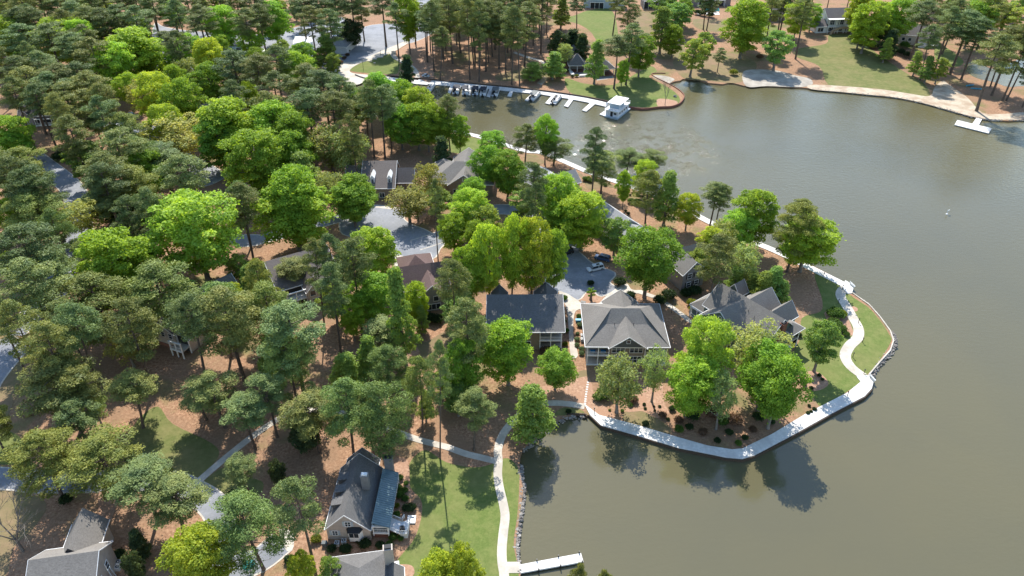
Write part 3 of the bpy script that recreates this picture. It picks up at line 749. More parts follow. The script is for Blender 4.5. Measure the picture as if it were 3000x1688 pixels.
HAND = """
A Y 60,105,330 Y 420,145,420 Y 560,160,250 D 980,215,420 Y 800,310,300 D 1110,330,200 G 1280,5,200 Y 1650,40,260 D 2100,0,250@2100,345 Y 1400,255,200 Y 1530,290,250 D 1870,240,180
Y 2210,395,260 G 2440,270,220 D 1560,480,260 O 1410,440,220 O 1040,600,250 Y 1130,555,300 D 1320,605,300 Y 1870,600,140 Y 1210,800,280 O 1290,880,430 D 1700,755,420 D 2000,770,420 D 2200,850,330
D 1600,880,300 D 1880,980,420 D 2180,1000,300 D 1020,1145,300 Y 40,870,250 D 60,990,200 D 2160,1280,420 O 2460,950,330 G 2290,1150,300 O 2460,1310,230
P 440,85,170 P 90,200,240 P 350,190,260 P 520,270,260 P 640,300,240 P 240,400,240 P 80,440,230 P 430,500,260 P 160,520,260 P 330,560,260 P 560,480,240 P 650,560,260 P 740,640,200 P 60,600,200
P 480,640,300 P 760,740,220 P 1250,240,170@1290,520 P 1600,100,220@1600,330 P 1500,50,220 P 1720,150,260@1730,330 P 1750,380,260 P 2050,360,200 P 1940,420,220 P 2060,560,260 P 2300,500,240 P 2420,540,260 P 2510,600,220
P 2010,700,230 P 2320,680,250 P 2480,700,230 P 1740,620,200 Q 900,850,260 P 860,1000,300 Q 1000,1050,260 G 620,1080,300 P 760,1170,300 Q 920,1270,320 P 730,1260,300 Q 150,1130,300 P 80,1190,280 P 250,1270,300 P 120,1300,260
P 1250,1080,320@1300,1449 P 1340,1190,300 Q 1780,1385,230 P 700,870,200@780,1110 P 500,880,250 P 1330,250,180 P 620,200,200 P 250,640,200
P 30,-60,200 P 150,-40,200 P 280,-70,210 P 400,-50,200 P 520,-80,220 P 650,-50,210 P 770,-70,200 P 890,-40,210 P 1000,-80,210 P 1110,-50,200 P 1190,60,160@1195,245 P 1420,-60,200 P 1760,-40,200 P 1880,-60,200 P 2260,-40,220 P 2390,-50,210 P 2500,-60,200
P 90,60,200 P 230,60,200 P 620,60,210 P 760,70,220 P 880,50,200 P 1010,60,220 P 540,10,200 P 1330,10,160 P 1820,80,200 G 760,160,170 P 2330,60,180 P 2480,80,180 P 1940,40,190
B D 260,555,230 D 90,670,230 D 430,610,250 Y 570,670,260 D 430,790,240 D 560,780,250 D 690,790,240 D 640,840,220 D 770,850,200 P 240,600,190@250,1190 P 310,650,200@330,1195 P 180,690,190@205,1085 P 370,640,180@380,1120
P 830,710,150@820,1130 D 900,870,140@895,1168 O 40,990,280 P 70,880,160 M 750,1040,170 D 1130,990,200 Q 1410,935,180@1385,1225 D 1560,870,180@1535,1242 B 1310,1010,160 Q 1680,1035,210@1600,1248
D 1100,1110,250 D 1250,1150,270 P 1420,1250,200 O 650,1240,220 D 90,1300,270 Y 1650,1320,330 D 980,1345,210 Q 2160,1125,190@2150,1300 Q 2320,1135,190@2330,1310 Y 2310,1205,180 Q 1958,1148,250@1957,1458
D 520,-60,210@520,410 P 170,-60,150@175,312 P 580,-40,150@560,330 P 700,0,150@700,540 P 840,-60,200@840,480 P 960,-20,160@970,600 P 1090,0,200@1090,540 P 1180,20,170@1190,520 P 1280,40,170@1285,640 P 1340,80,170@1345,650
P 1010,-60,190@1010,440 P 900,20,170@900,400 P 1150,-80,200 P 1280,-90,190 P 1390,10,190@1380,500 P 1510,-80,180@1505,405 P 1770,-60,140@1775,272 P 2050,-80,140@2045,275 P 2150,180,200@2145,640 P 2050,270,190@2055,668 P 2170,0,160
G 1910,300,190@1905,635 D 2270,260,210@2240,580 D 2100,450,110@2110,645 G 2400,50,220@2400,405 D 2500,180,170@2490,440 G 1600,390,220@1590,600 G 1430,470,190@1440,612 O 1690,330,120 M 1640,240,150 M 1740,225,170 M 1820,260,140 B 2460,560,70@2440,795
G 1660,-10,160 P 60,-60,190 P 300,-50,200 P 400,40,160 M 60,150,180 P 640,60,180@650,470 P 770,100,170@770,440 P 1050,80,180@1040,560 M 480,420,140 G 2430,-60,200 G 2540,20,200
P 1010,0,150@1040,620 P 1230,120,170@1240,560 P 730,200,140@745,600
C D 440,-20,330@430,440 D 540,60,200 G 175,230,150@145,510 G 65,280,200@55,580 G 730,220,230@683,535 P 275,360,90@260,545 P 650,-60,150@620,375 P 800,-110,150@735,235 P 960,-20,180@850,447 Y 900,0,200 D 1000,30,140
D 1450,10,250 D 1380,110,170 M 1530,110,200 Y 1680,-30,240 P 1840,0,240@1710,445 P 1910,190,150@1790,605 P 2010,50,190@1900,540 P 2130,80,260@2015,562 P 2200,150,230@2100,600 P 2360,260,280@2215,838 P 2450,210,250@2330,720
P 2560,170,180@2410,760 P 2600,380,170@2440,760 Y 2250,0,260 G 2480,20,280 G 1790,395,120 G 1885,430,130 G 1965,440,130 D 20,-10,140 P 110,-80,120@155,225 P 230,-60,130@180,230 M 1590,230,150 P 1990,-60,200 P 2360,-30,200 Y 1350,-60,200
P 2620,500,160@2560,810 P 700,-40,140@720,240 P 2090,0,180 G 1560,290,120
D Y 1430,28,660@1575,668 D 740,315,470 D 960,430,330 O 620,60,330@700,330 M 800,-60,300 M 1010,-40,300 D 2200,-80,500@2260,432 P 1880,-40,260@1915,527 Q 250,15,380 D 20,60,200 P 150,285,420 P 190,540,420
Q 700,650,500 Q 1140,570,470 Q 1950,530,240 Y 1730,690,190 P 1660,740,420 Q 2000,700,350 P 2330,380,200 P 2210,500,220@2240,762 P 2480,340,200 P 2460,560,220 G 2500,710,230 P 2150,870,430 Q 2130,1100,330 P 1350,820,300
P 200,1050,300 O 1060,920,220 O 900,1020,260 D 1130,430,200 G 1760,480,180 P 480,870,300 P 900,820,320 P 60,900,260
G P 320,-160,520@618,350 Q 370,410,420@480,870 Q 810,405,480@900,830 P 1110,630,400@1190,1020 P 1380,755,420@1385,1120 Q 1870,865,450@1990,1400 P 2260,715,330@2385,1460 Y 1430,1140,480 B 110,800,380@175,1260 M 2105,580,110@2105,750
P 700,-120,280@760,380 P 1040,-60,280@1080,330 P 1600,-90,300@1700,330 P 2050,-60,300@2090,400 P 560,150,280@700,560 Q 60,180,260@40,520 P 1900,560,220@1900,860 P 1750,100,300@1928,490 P 1330,20,280@1560,270 P 2290,90,340@2412,515 M 960,1285,140 Y 2230,1290,200 M 2270,230,240 G 2450,1330,160 M 1000,1120,160 O 660,60,180
E Y 115,-70,300@110,262 O 440,-30,300@520,240 O 560,-20,180 G 700,-30,230@740,190 Y 960,-20,280 D 840,160,200 G 1080,100,240 D 1050,220,230 D 1290,160,250@1285,842 Y 1450,200,300@1430,842 Y 1600,290,220@1600,790 Y 1110,215,260@1120,835 D 960,400,260@980,860 D 1800,-10,330@1805,440 D 1690,60,270@1690,425 D 1640,130,220@1640,420
P 1420,-60,150 G 2080,200,220 D 2290,280,470@2285,795 D 210,278,330 P 60,370,240 P 830,555,240 P 940,850,270 D 200,610,330 G 420,590,280@490,1312 D 560,700,200 D 1290,970,380@1260,1450 G 780,1280,220 Q 560,1240,230 P 210,960,300@370,1240 D 50,790,200
S 1880,715,70@1880,812 O 2060,1260,340@2075,1660 O 2360,1175,200@2340,1580 P 690,-80,120 G 600,870,140 Y 1660,1200,290@1610,1490 D 900,1120,280@920,1600
F Y 60,10,190@20,290 P 240,-70,180@200,272 P 330,-60,150@240,290 D 600,0,330 Q 820,60,180@850,300 Q 910,105,300 D 760,185,420@880,600 Y 430,150,260 Y 250,280,230 P 260,330,260@180,945 G 640,620,220 G 780,680,150 Y 110,960,400@120,1560 D 70,1240,400@20,1694 O 640,1010,420
D 520,1150,400@560,1650 D 780,1265,420@640,1780 O 480,400,260 G 150,430,190 G 720,580,230 O 330,230,240 G 420,560,180 G 560,620,180 O 290,980,230 G 1060,965,260@988,1352 O 350,1370,210@250,1790
q G 2230,255,520@2110,1130 Q 1870,250,430@1825,1100 D 1490,258,240@1470,880
H Q 370,-10,380@375,620 Q 90,-20,330@95,545 P 735,-330,170@745,560 P 990,85,240@1000,500 G 1420,15,400@1440,420 Y 700,1290,320@760,1750 Y 990,1265,280@960,1730 P 1780,1385,110 P 1965,1435,70 P 250,60,200@255,560 G 870,0,220 G 620,60,160
"""
tile = 'A'; toks = HAND.split(); i = 0
while i < len(toks):
    w_ = toks[i]
    if w_ in TILES and ',' not in (toks[i + 1] if i + 1 < len(toks) else ''):
        tile = w_; i += 1; continue
    spec = toks[i + 1]; base = None
    if '@' in spec:
        spec, b_ = spec.split('@'); base = T(tile, *map(float, b_.split(',')))
    x_, y_, wd_ = map(float, spec.split(','))
    add_tree(w_, T(tile, x_, y_), wd_ / TILES[tile][2], base)
    i += 2
N_HAND = len(TREES)

# clear views kept open in the photo (houses, roads, lawns seen through the canopy), photo pixels
CLEAR = [pts(s_) for s_ in (
 "A 1000,850 1060,960 1300,1010 1370,900 1300,830", "A 1230,500 1360,500 1360,600 1230,600", "A 1380,740 1580,740 1600,1060 1380,1000", "A 1360,1120 1700,1200 1740,1300 1560,1420 1400,1380",
 "A 1680,330 2010,340 2010,440 1800,440 1680,400", "A 1900,240 2050,250 2060,330 1920,330", "A 2170,260 2360,280 2360,460 2160,400", "A 2400,240 2574,240 2574,380 2450,330",
 "A 100,800 330,820 380,960 300,1200 100,1160", "A 300,1180 720,1220 760,1449 420,1449", "D 400,-20 680,0 660,90 480,90", "D 500,250 680,250 640,380 500,520", "D 0,850 140,860 140,970 0,1000",
 "D 0,1080 220,1120 260,1180 100,1449 0,1449", "D 1180,930 1560,1030 1560,1250 1100,1180", "D 1100,1150 1260,1200 1220,1449 950,1449", "D 1460,640 1820,640 1800,760 1480,800", "D 1740,300 2000,310 2000,400 1850,530 1740,480", "D 2000,430 2574,380 2420,860 2180,800",
 "G 60,100 360,100 360,300 60,300", "G 640,0 1200,0 1200,200 960,440 640,400", "G 1180,150 1650,200 1650,700 1250,700", "G 1450,700 2000,600 2000,900 1500,870", "G 640,770 880,800 860,1080 680,1080",
 "G 0,-50 150,-50 60,320 0,600", "G 0,600 160,620 160,830 0,830", "G 200,1040 900,1040 900,1449 200,1449", "G 1540,870 1710,980 1650,1250 1640,1449 1560,1100", "G 1180,1000 1640,1030 1600,1150 1000,1449 1000,1150",
 "H 200,520 540,580 540,1449 -100,1449 -60,560", "H 540,400 1350,540 1340,1449 400,1449", "B 0,1190 580,1200 570,1449 0,1449", "B 690,1130 1060,1130 1060,1449 720,1400", "B 800,1000 1060,1000 1060,1160 800,1160", "B 180,1040 840,1050 840,1200 180,1200",
 "B 0,180 560,200 560,620 0,660", "B 400,560 2200,600 2200,1000 600,1000", "B 1280,380 1510,380 1510,500 1280,500", "B 1590,60 2090,60 2060,320 1900,320 1600,160", "B 1700,340 2130,380 2060,600 1700,610", "B 1640,0 2330,0 2330,60 1640,80",
 "B 2180,100 2340,100 2400,300 2330,500 2180,300", "B 1390,1100 1530,1200 1700,1250 2574,1449 1400,1449", "C 0,430 200,560 640,520 640,420 460,420 350,440 260,400", "C 860,220 1340,0 1900,200 1900,700 860,560", "C 560,180 860,200 860,480 560,560", "C 60,130 320,130 320,440 60,230", "C 1600,80 1900,80 1900,400 1600,400",
 "C 1900,300 2110,330 2100,560 1900,500", "C 2130,450 2574,600 2574,900 2000,860", "E 200,90 1000,90 760,500 200,560", "E 350,440 1000,440 760,900 560,900", "E 350,900 860,1000 800,1400 380,1300", "E 1000,650 2574,600 2574,1449 1000,1449", "E 1640,400 2080,420 2080,800 1600,750",
 "E 1960,40 2400,40 2400,400 2130,400", "F 0,380 200,380 200,760 0,760", "F 0,600 900,600 900,1200 400,1200", "F 800,560 1500,560 1500,1449 800,1449", "I 0,0 1000,0 1000,600 0,500", "H 1100,0 1700,100 1700,250 1100,150", "D 2180,1000 2574,1000 2574,1449 2180,1449")]
FORESTS = [   # photo-pixel ground zones where the woods run on, with spacing in metres and the kinds in them
 ("A -150,90 1150,90 1150,560 900,800 -150,800", 12.0, 'PPPGDQOY'),
 ("A -150,800 850,800 850,1449 -150,1449", 11.5, 'PPPQGO'),
 ("A 900,560 2574,420 2574,1200 1500,1200 900,900", 11.0, 'PPPDGQ'),
 ("A 1150,60 2574,60 2574,240 1300,240", 11.0, 'PPG'),
 ("D -150,0 400,0 450,1100 -150,1100", 10.0, 'PPQPGO'),
 ("D 400,450 1500,600 2300,800 2574,900 2574,1449 1500,1449 1000,1000 400,1100", 8.5, 'PPQPQG'),
 ("G 200,-200 1100,-150 900,150 150,400", 10.0, 'PPQ'),
 ("E -100,600 600,700 600,1100 0,1449 -100,1449", 9.0, 'PQG'),
 ("H -100,-100 1450,-100 1150,420 760,460 400,380 -100,330", 7.0, 'PPGGDQ'),
 ("E 650,1000 1150,1000 1500,1300 1450,1449 600,1449", 7.0, 'GDPG'),
 ("G 200,0 2500,-150 2500,200 1900,420 1200,160 300,350", 10.0, 'PPQ'),
 ("B 640,60 1560,60 1560,420 1400,560 640,440", 8.5, 'P'),
 ("B 200,880 700,880 700,1180 200,1180", 8.0, 'PD'),
 ("C 1330,40 2600,40 2600,160 1900,200 1330,120", 13.0, 'PGY'),
 ("C 1900,440 2100,520 2060,640 1900,560", 9.0, 'P'),
 ("C 2250,640 2650,680 2650,880 2300,860", 9.0, 'P'),
 ("C -100,60 2574,30 2574,80 -100,100", 14.0, 'PPG'),
 ("E 1350,-60 1900,-40 1900,300 1350,260", 8.5, 'GP'),
 ("D 300,-100 1500,-60 1500,60 300,100", 9.0, 'PM'),
]
HOUSE_CLEAR = []      # filled in below from the houses' own ground plans
def fill_forests():
    rnd = random.Random(99)
    for s_, sp, kinds in FORESTS:
        poly = gpt(s_)
        xs = [p_[0] for p_ in poly]; ys = [p_[1] for p_ in poly]
        area = (max(xs) - min(xs)) * (max(ys) - min(ys))
        for _ in range(int(area / sp ** 2 * 6)):
            X = rnd.uniform(min(xs), max(xs)); Y = rnd.uniform(min(ys), max(ys))
            if not inside((X, Y), poly): continue
            if any((X - t_[1]) ** 2 + (Y - t_[2]) ** 2 < (sp * rnd.uniform(.75, 1.1)) ** 2 for t_ in TREES): continue
            if any(inside((X, Y), q_) for q_ in NOTREE) or any(inside((X, Y), q_) for q_ in HOUSE_CLEAR): continue
            k = rnd.choice(kinds); h = DEFH[k] * rnd.uniform(.78, 1.08)
            r_ = {'P': 4.2, 'Q': 4.6, 'D': 5, 'G': 4, 'M': 3.6, 'Y': 5, 'O': 4}[k] * rnd.uniform(.8, 1.15)
            cx, cy, d0 = proj(X, Y, h * (.78 if k in 'PQ' else .6))
            if any(inside((cx, cy), c_) for c_ in CLEAR): continue
            tb = proj(X, Y, h * .6)
            if any(inside(tb[:2], c_) for c_ in CLEAR): continue
            bad = False
            for t_ in TREES[:N_HAND]:
                if d0 < t_[7] - 2 and ((cx - t_[5][0]) ** 2 + (cy - t_[5][1]) ** 2) < (t_[6] * (1.15 if t_[0] in 'DYO' else .7)) ** 2:
                    bad = True; break
            if bad: continue
            TREES.append([k, X, Y, h, r_, (cx, cy), r_ * FPX / d0, d0])

# landmarks the tree labels refer to (photo pixels)
LANDMARKS = [("the grey hip-roofed house", 1855, 950), ("the long dark-roofed duplex", 1540, 920), ("the green cross-gabled house", 2190, 880), ("the reddish-roofed house", 1220, 790),
 ("the blue metal-roofed porch", 1090, 1450), ("the bottom left corner house", 220, 1620), ("the bottom centre chimney house", 1080, 1660), ("the white-walled house", 1850, 640),
 ("the dormered grey house", 1110, 520), ("the upper boardwalk roof", 1370, 510), ("the houseboat", 1800, 310), ("the lakeside pavilion", 1730, 190), ("the white mansion", 2460, 50),
 ("the T-shaped dock", 2840, 370), ("the sandy beach", 2280, 240), ("the bottom dock", 1610, 1650), ("the boat ramp", 1020, 240), ("the row of pontoon boats", 1400, 270), ("the white flat-roofed building", 720, 150),
 ("the white SUV", 1745, 790), ("the bare-tree cul-de-sac", 1180, 660), ("the S-shaped lakeside path", 2480, 960), ("the cove", 1560, 1300), ("the point of the boardwalk", 2150, 1340), ("the brown boulders", 95, 1205),
 ("the chimneyed townhouse", 570, 350), ("the hidden house in the western woods", 520, 980), ("the upper left woodland house", 90, 350), ("the grey house with leaning ridge", 860, 790), ("the left road", 220, 520),
 ("the black pickup", 600, 490), ("the left edge driveway", 40, 1050), ("the diagonal woodland path", 700, 1300), ("the curved lane", 620, 1500), ("the flower-bedded north bank", 1900, 560), ("the far lawn", 2450, 200), ("the grey-decked house", 2700, 100),
 ("the huge yellow-green tree", 555, 700), ("the round lime-green tree", 300, 740), ("the big leafy grove", 730, 370), ("the tan-leaved tree", 400, 270), ("the yellow corner crowns", 90, 80), ("the top road bend", 460, 100),
 ("the upper car park", 620, 100), ("the bright parking tree", 810, 70), ("the dark evergreen pair", 370, 600), ("the pale spreading tree", 240, 640), ("the clearing with striped shade", 470, 1230), ("the tawny willow", 985, 430),
 ("the swimming pool", 2085, 30), ("the blue canoes", 2850, 257), ("the inlet", 2960, 220), ("the straw slope", 1250, 160), ("the woodland walk", 1560, 175), ("the top centre woods", 1420, 30), ("the pale road gap", 1240, 50), ("the marina pines", 1400, 150), ("the curved stair path", 1190, 200), ("the shaded north bank grove", 1130, 400), ("the left frame edge", 20, 900), ("the lime tree at the bottom", 560, 1640),
 ("the top pine wall", 300, 20), ("the woods west of the cove", 1330, 1180), ("the mixed wood left of centre", 980, 1010), ("the shaded slope above the cottage", 980, 1250)]
ORD = ['nearest', 'second nearest', 'third nearest', 'fourth nearest', 'fifth nearest', 'sixth nearest', 'seventh nearest', 'eighth nearest', 'ninth nearest', 'tenth nearest'] + [w_ + ' nearest' for w_ in 'eleventh twelfth thirteenth fourteenth fifteenth sixteenth seventeenth eighteenth nineteenth twentieth'.split()] + ['%s nearest' % k for k in range(21, 90)]
def rel(dx, dy):
    a = math.degrees(math.atan2(dy, dx)) % 360
    return ['right of', 'in front and right of', 'in front of', 'in front and left of', 'left of', 'behind and left of', 'behind', 'behind and right of'][int((a + 22.5) // 45) % 8]

def plant_trees():
    rnd = random.Random(5)
    groups = {}
    for t_ in TREES:
        X, Y, h = t_[1], t_[2], t_[3]
        sz = 'slim ' if t_[4] < 3.3 else ('broad ' if t_[4] > 5.2 else '')
        u, v, _ = proj(X, Y, h * .7)
        L_ = min(LANDMARKS, key=lambda l: (l[1] - u) ** 2 + (l[2] - v) ** 2)
        r_ = rel(u - L_[1], v - L_[2])
        groups.setdefault((sz + LOOK[t_[0]], L_[0], r_), []).append(((L_[1] - u) ** 2 + (L_[2] - v) ** 2, id(t_)))
    open('/tmp/log.txt','w').write(str(len(TREES))+' '+str(sum(t[0] in 'PQ' for t in TREES)));print('max group', sorted(((len(v_), k_) for k_, v_ in groups.items()))[-5:])
    lab = {}
    for (lk, ln, rl), m_ in groups.items():
        m_.sort()
        for i, (_, tid) in enumerate(m_):
            s_ = f"{lk} {rl} {ln}" + (f", {ORD[i]}" if len(m_) > 1 else "")
            if len(s_.split()) > 16: s_ = s_.replace('broadleaf tree', 'tree').replace('tall dark green pine', 'dark pine').replace('bushy olive green pine', 'olive pine').replace('in front and ', 'front-').replace('behind and ', 'rear-')
            lab[tid] = s_
    pc = sorted([t_ for t_ in TREES if t_[0] in 'PQ'], key=lambda t_: math.hypot(t_[1], t_[2]))
    far = {id(t_) for t_ in pc[300:]}
    roots = {}; FV = []
    for t_ in TREES:
        if id(t_) in far: FV.append(t_); continue
        k, X, Y, h, r_ = t_[:5]
        vi = rnd.randrange(len(TPL[k])); tm, cm, h0, r0 = TPL[k][vi]
        nm, cat = NOUN[k][0], ('pine tree' if k in 'PQ' else 'tree')
        if (k, vi) not in roots:
            ro = thing(nm, '', cat)
            a = bpy.data.objects.new('trunk', tm); b_ = bpy.data.objects.new('crown', cm)
            for o_ in (a, b_): COL.objects.link(o_); o_.parent = ro
            roots[(k, vi)] = ro
        else: ro = copy_tree(roots[(k, vi)])
        ro.location = (X, Y, GZ - .05); ro['label'] = lab[id(t_)]; ro['category'] = cat; ro['group'] = GRP[k]
        sx = max(.35, r_ / r0 * (1.16 if k in 'DYGO' else 1.18))
        ro.scale = (sx * rnd.uniform(.94, 1.06), sx * rnd.uniform(.94, 1.06), h / h0)
        ro.rotation_euler = (R(rnd.gauss(0, 2)), R(rnd.gauss(0, 2)), rnd.uniform(0, 6.28))
        c_ = BASE_COL[k]; br = rnd.uniform(.78, 1.25); hu = rnd.uniform(-.16, .16)
        for ch in ro.children:
            ch.color = (min(1, c_[0] * br * (1 + hu)), c_[1] * br, c_[2] * br * (1 - hu), 1) if ch.name.startswith('crown') else (1, 1, 1, 1)
    if FV:                                # the farthest pines past three hundred, one mass
        v = []; tb = MB(); g = np.random.default_rng(3)
        for t_ in FV:
            tm, cm, h0, r0 = TPL['P'][int(g.integers(5))]
            co = np.zeros(len(cm.vertices) * 3, np.float32); cm.vertices.foreach_get('co', co); co = co.reshape(-1, 4, 3)
            co = co[g.random(len(co)) < .5]
            a = g.uniform(0, 6.28); sx = t_[4] / r0; ca, sa = math.cos(a), math.sin(a)
            X = (co[..., 0] * ca - co[..., 1] * sa) * sx + t_[1]; Y = (co[..., 0] * sa + co[..., 1] * ca) * sx + t_[2]
            v.append(np.stack([X, Y, co[..., 2] * t_[3] / h0 + GZ], -1).reshape(-1, 3))
            tb.tube((t_[1], t_[2], GZ), (t_[1], t_[2], t_[3] * .97), .32, .08, 6)
        o_ = bpy.data.objects.new('far_pine_woods', quad_mesh('far_pine_woods', np.concatenate(v), 'needles')); COL.objects.link(o_)
        o_['kind'] = 'stuff'; o_['label'] = 'distant wood of tall pines at the top of the picture'; o_['category'] = 'pine wood'
        c_ = BASE_COL['P']; o_.color = (*c_, 1)
        tb.build('trunks', 'bark', o_)
# @@HOUSES
# ------------------------------------------------------------ houses
class House:
    def __init__(s, name, label, A, B, z, wall='side_tan', roof='roof_grey', cat='house', trim='white'):
        a, b_ = P(*A, z), P(*B, z)
        ang = math.atan2(b_[1] - a[1], b_[0] - a[0])
        s.rot = ang; s.o = a
        s.root = thing(name, label, cat, (a[0], a[1], GZ), ang)
        s.wall, s.roof, s.trim = wall, roof, trim
        s.W, s.Rf, s.Tr = MB(), MB(), MB()
        s.j = 0
    def clear(s, x0, y0, x1, y1):
        c_, s_ = math.cos(s.rot), math.sin(s.rot)
        HOUSE_CLEAR.append([(s.o[0] + x * c_ - y * s_, s.o[1] + x * s_ + y * c_) for x, y in ((x0, y0), (x1, y0), (x1, y1), (x0, y1))])
    def gable(s, x0, x1, y0, y1, ze, zr, axis='x', oh=.45, th=.16, walls=True, rakes=True, zb=0, mid=None):
        s.j += 1; e = .004 * s.j
        s.clear(x0 - 2, y0 - 2, x1 + 2, y1 + 2)
        if axis == 'x': cv = lambda a, b_: (a, b_)
        else: cv = lambda a, b_: (b_, a); x0, x1, y0, y1 = y0, y1, x0, x1
        m_ = (y0 + y1) / 2 if mid is None else mid
        if walls:
            prof = [(y0, zb), (y1, zb), (y1, ze), (m_, zr), (y0, ze)]
            vs = [(*cv(x0 + e, y), z) for y, z in prof] + [(*cv(x1 - e, y), z) for y, z in prof]
            fs = [(0, 1, 2, 3, 4), (9, 8, 7, 6, 5)] + [(i, i + 5, (i + 1) % 5 + 5, (i + 1) % 5) for i in range(5)]
            if axis == 'x': fs = [f_[::-1] for f_ in fs]
            s.W.add(vs, fs)
        for ya in (y0, y1):
            sl = (zr - ze) / abs(m_ - ya); sg = -1 if ya < m_ else 1
            yo = ya + sg * oh; zo = ze - sl * oh
            top = [(*cv(x0 - oh, yo), zo + .2), (*cv(x1 + oh, yo), zo + .2), (*cv(x1 + oh, m_), zr + .2), (*cv(x0 - oh, m_), zr + .2)]
            s.Rf.slab(top, th)
            s.Tr.box(*cv(x0 - oh - .02, yo), zo - .04, *cv(x1 + oh + .02, yo + sg * .1), zo + .19)
            if rakes:
                for xx, sx in ((x0 - oh, -1), (x1 + oh, 1)):
                    s.Tr.hexa([(*cv(xx, yo), zo), (*cv(xx + sx * .08, yo), zo), (*cv(xx + sx * .08, m_), zr), (*cv(xx, m_), zr)],
                              [(*cv(xx, yo), zo + .24), (*cv(xx + sx * .08, yo), zo + .24), (*cv(xx + sx * .08, m_), zr + .24), (*cv(xx, m_), zr + .24)])
        return s
    def walls_box(s, x0, x1, y0, y1, z1, z0=0):
        s.W.box(x0, y0, z0, x1, y1, z1); s.clear(x0 - 2, y0 - 2, x1 + 2, y1 + 2); return s
    def hip(s, x0, x1, y0, y1, ze, zr, r0=None, r1=None, oh=.45, walls=True):
        if walls: s.walls_box(x0, x1, y0, y1, ze - .02)
        a, b_, c_, d_ = x0 - oh, x1 + oh, y0 - oh, y1 + oh
        if r0 is None:
            if x1 - x0 >= y1 - y0: k = (y1 - y0) / 2; r0, r1 = (x0 + k, (y0 + y1) / 2), (x1 - k, (y0 + y1) / 2)
            else: k = (x1 - x0) / 2; r0, r1 = ((x0 + x1) / 2, y0 + k), ((x0 + x1) / 2, y1 - k)
        E_ = [(a, c_, ze), (b_, c_, ze), (b_, d_, ze), (a, d_, ze)]
        r0 = (*r0, zr); r1 = (*r1, zr)
        if x1 - x0 >= y1 - y0: F_ = [[E_[0], E_[1], r1, r0], [E_[1], E_[2], r1], [E_[2], E_[3], r0, r1], [E_[3], E_[0], r0]]
        else: F_ = [[E_[0], E_[1], r0], [E_[1], E_[2], r1, r0], [E_[2], E_[3], r1], [E_[3], E_[0], r0, r1]]
        for f_ in F_: s.Rf.slab([(p_[0], p_[1], p_[2] + .15) for p_ in f_], .12)
        s.Tr.box(a - .08, c_ - .08, ze - .1, b_ + .08, c_, ze + .13).box(a - .08, d_, ze - .1, b_ + .08, d_ + .08, ze + .13)
        s.Tr.box(a - .08, c_, ze - .1, a, d_, ze + .13).box(b_, c_, ze - .1, b_ + .08, d_, ze + .13)
        return s
    def win(s, face, u, z, w_, h, pl, nx=1, nz=1, label=None, shutters=None, name='window', pane='glass'):
        fr = MB(); pn = MB(); t_ = .1
        def bx(mb, u0, z0, u1, z1, d0, d1):
            if face in 'fb':
                sg = -1 if face == 'f' else 1; mb.box(u0, pl + sg * d0, z0, u1, pl + sg * d1, z1)
            else:
                sg = -1 if face == 'l' else 1; mb.box(pl + sg * d0, u0, z0, pl + sg * d1, u1, z1)
        bx(fr, u - t_, z - t_, u + w_ + t_, z, -.02, .1); bx(fr, u - t_, z + h, u + w_ + t_, z + h + t_, -.02, .1)
        bx(fr, u - t_, z, u, z + h, -.02, .1); bx(fr, u + w_, z, u + w_ + t_, z + h, -.02, .1)
        for i in range(1, nx): bx(fr, u + w_ * i / nx - .045, z, u + w_ * i / nx + .045, z + h, -.02, .09)
        for i in range(1, nz): bx(fr, u, z + h * i / nz - .03, u + w_, z + h * i / nz + .03, -.02, .085)
        bx(pn, u, z, u + w_, z + h, -.03, .03)
        o_ = fr.build(name, s.trim, s.root); pn.build('pane', pane, o_)
        if label: o_['label'] = label
        if shutters:
            for k in (-1, 1):
                sh = MB(); uu = u - t_ - .42 if k < 0 else u + w_ + t_ + .02
                bx(sh, uu, z - .05, uu + .4, z + h + .05, -.01, .07); sh.build('shutter', shutters, s.root)
        return o_
    def part(s, name, mb, mat, label=None):
        o_ = mb.build(name, mat, s.root)
        if label: o_['label'] = label
        return o_
    def chimney(s, x, y, z0, z1, w_=1.0, d_=1.0, mat='side_grey', cap='dark'):
        o_ = s.part('chimney', MB().box(x, y, z0, x + w_, y + d_, z1).box(x - .08, y - .08, z1, x + w_ + .08, y + d_ + .08, z1 + .14), mat)
        MB().box(x + .15, y + .15, z1 + .145, x + w_ - .15, y + d_ - .15, z1 + .45).build('chimney_cap', cap, o_)
        return o_
    def pipes(s, ps):
        for x, y, z in ps: s.part('vent_pipe', MB().tube((x, y, z), (x, y, z + .9), .07, .07, 6), 'iron')
    def porch(s, x0, x1, y0, y1, z0, z1, nposts=3, rail=None, deck=True, floors=(), post=.2, back='screen_shade'):
        """open porch: posts, beams, floor slabs and railing, a dark panel inside painting the recess shade"""
        for i in range(nposts):
            x = x0 + (x1 - x0 - post) * i / (nposts - 1); s.part('porch_post', MB().box(x, y0, z0, x + post, y0 + post, z1), s.trim)
        for x in (x0, x1 - post): s.part('porch_post', MB().box(x, y1 - post - .05, z0, x + post, y1 - .05, z1), s.trim)
        s.part('porch_beam', MB().box(x0 - .05, y0 - .05, z1, x1 + .05, y0 + .25, z1 + .3), s.trim)
        for zf in floors: s.part('porch_beam', MB().box(x0 - .05, y0 - .06, zf - .25, x1 + .05, y0 + .2, zf), s.trim)
        for zf in floors: s.part('porch_floor', MB().box(x0, y0 + .2, zf - .2, x1, y1, zf - .02), 'concrete')
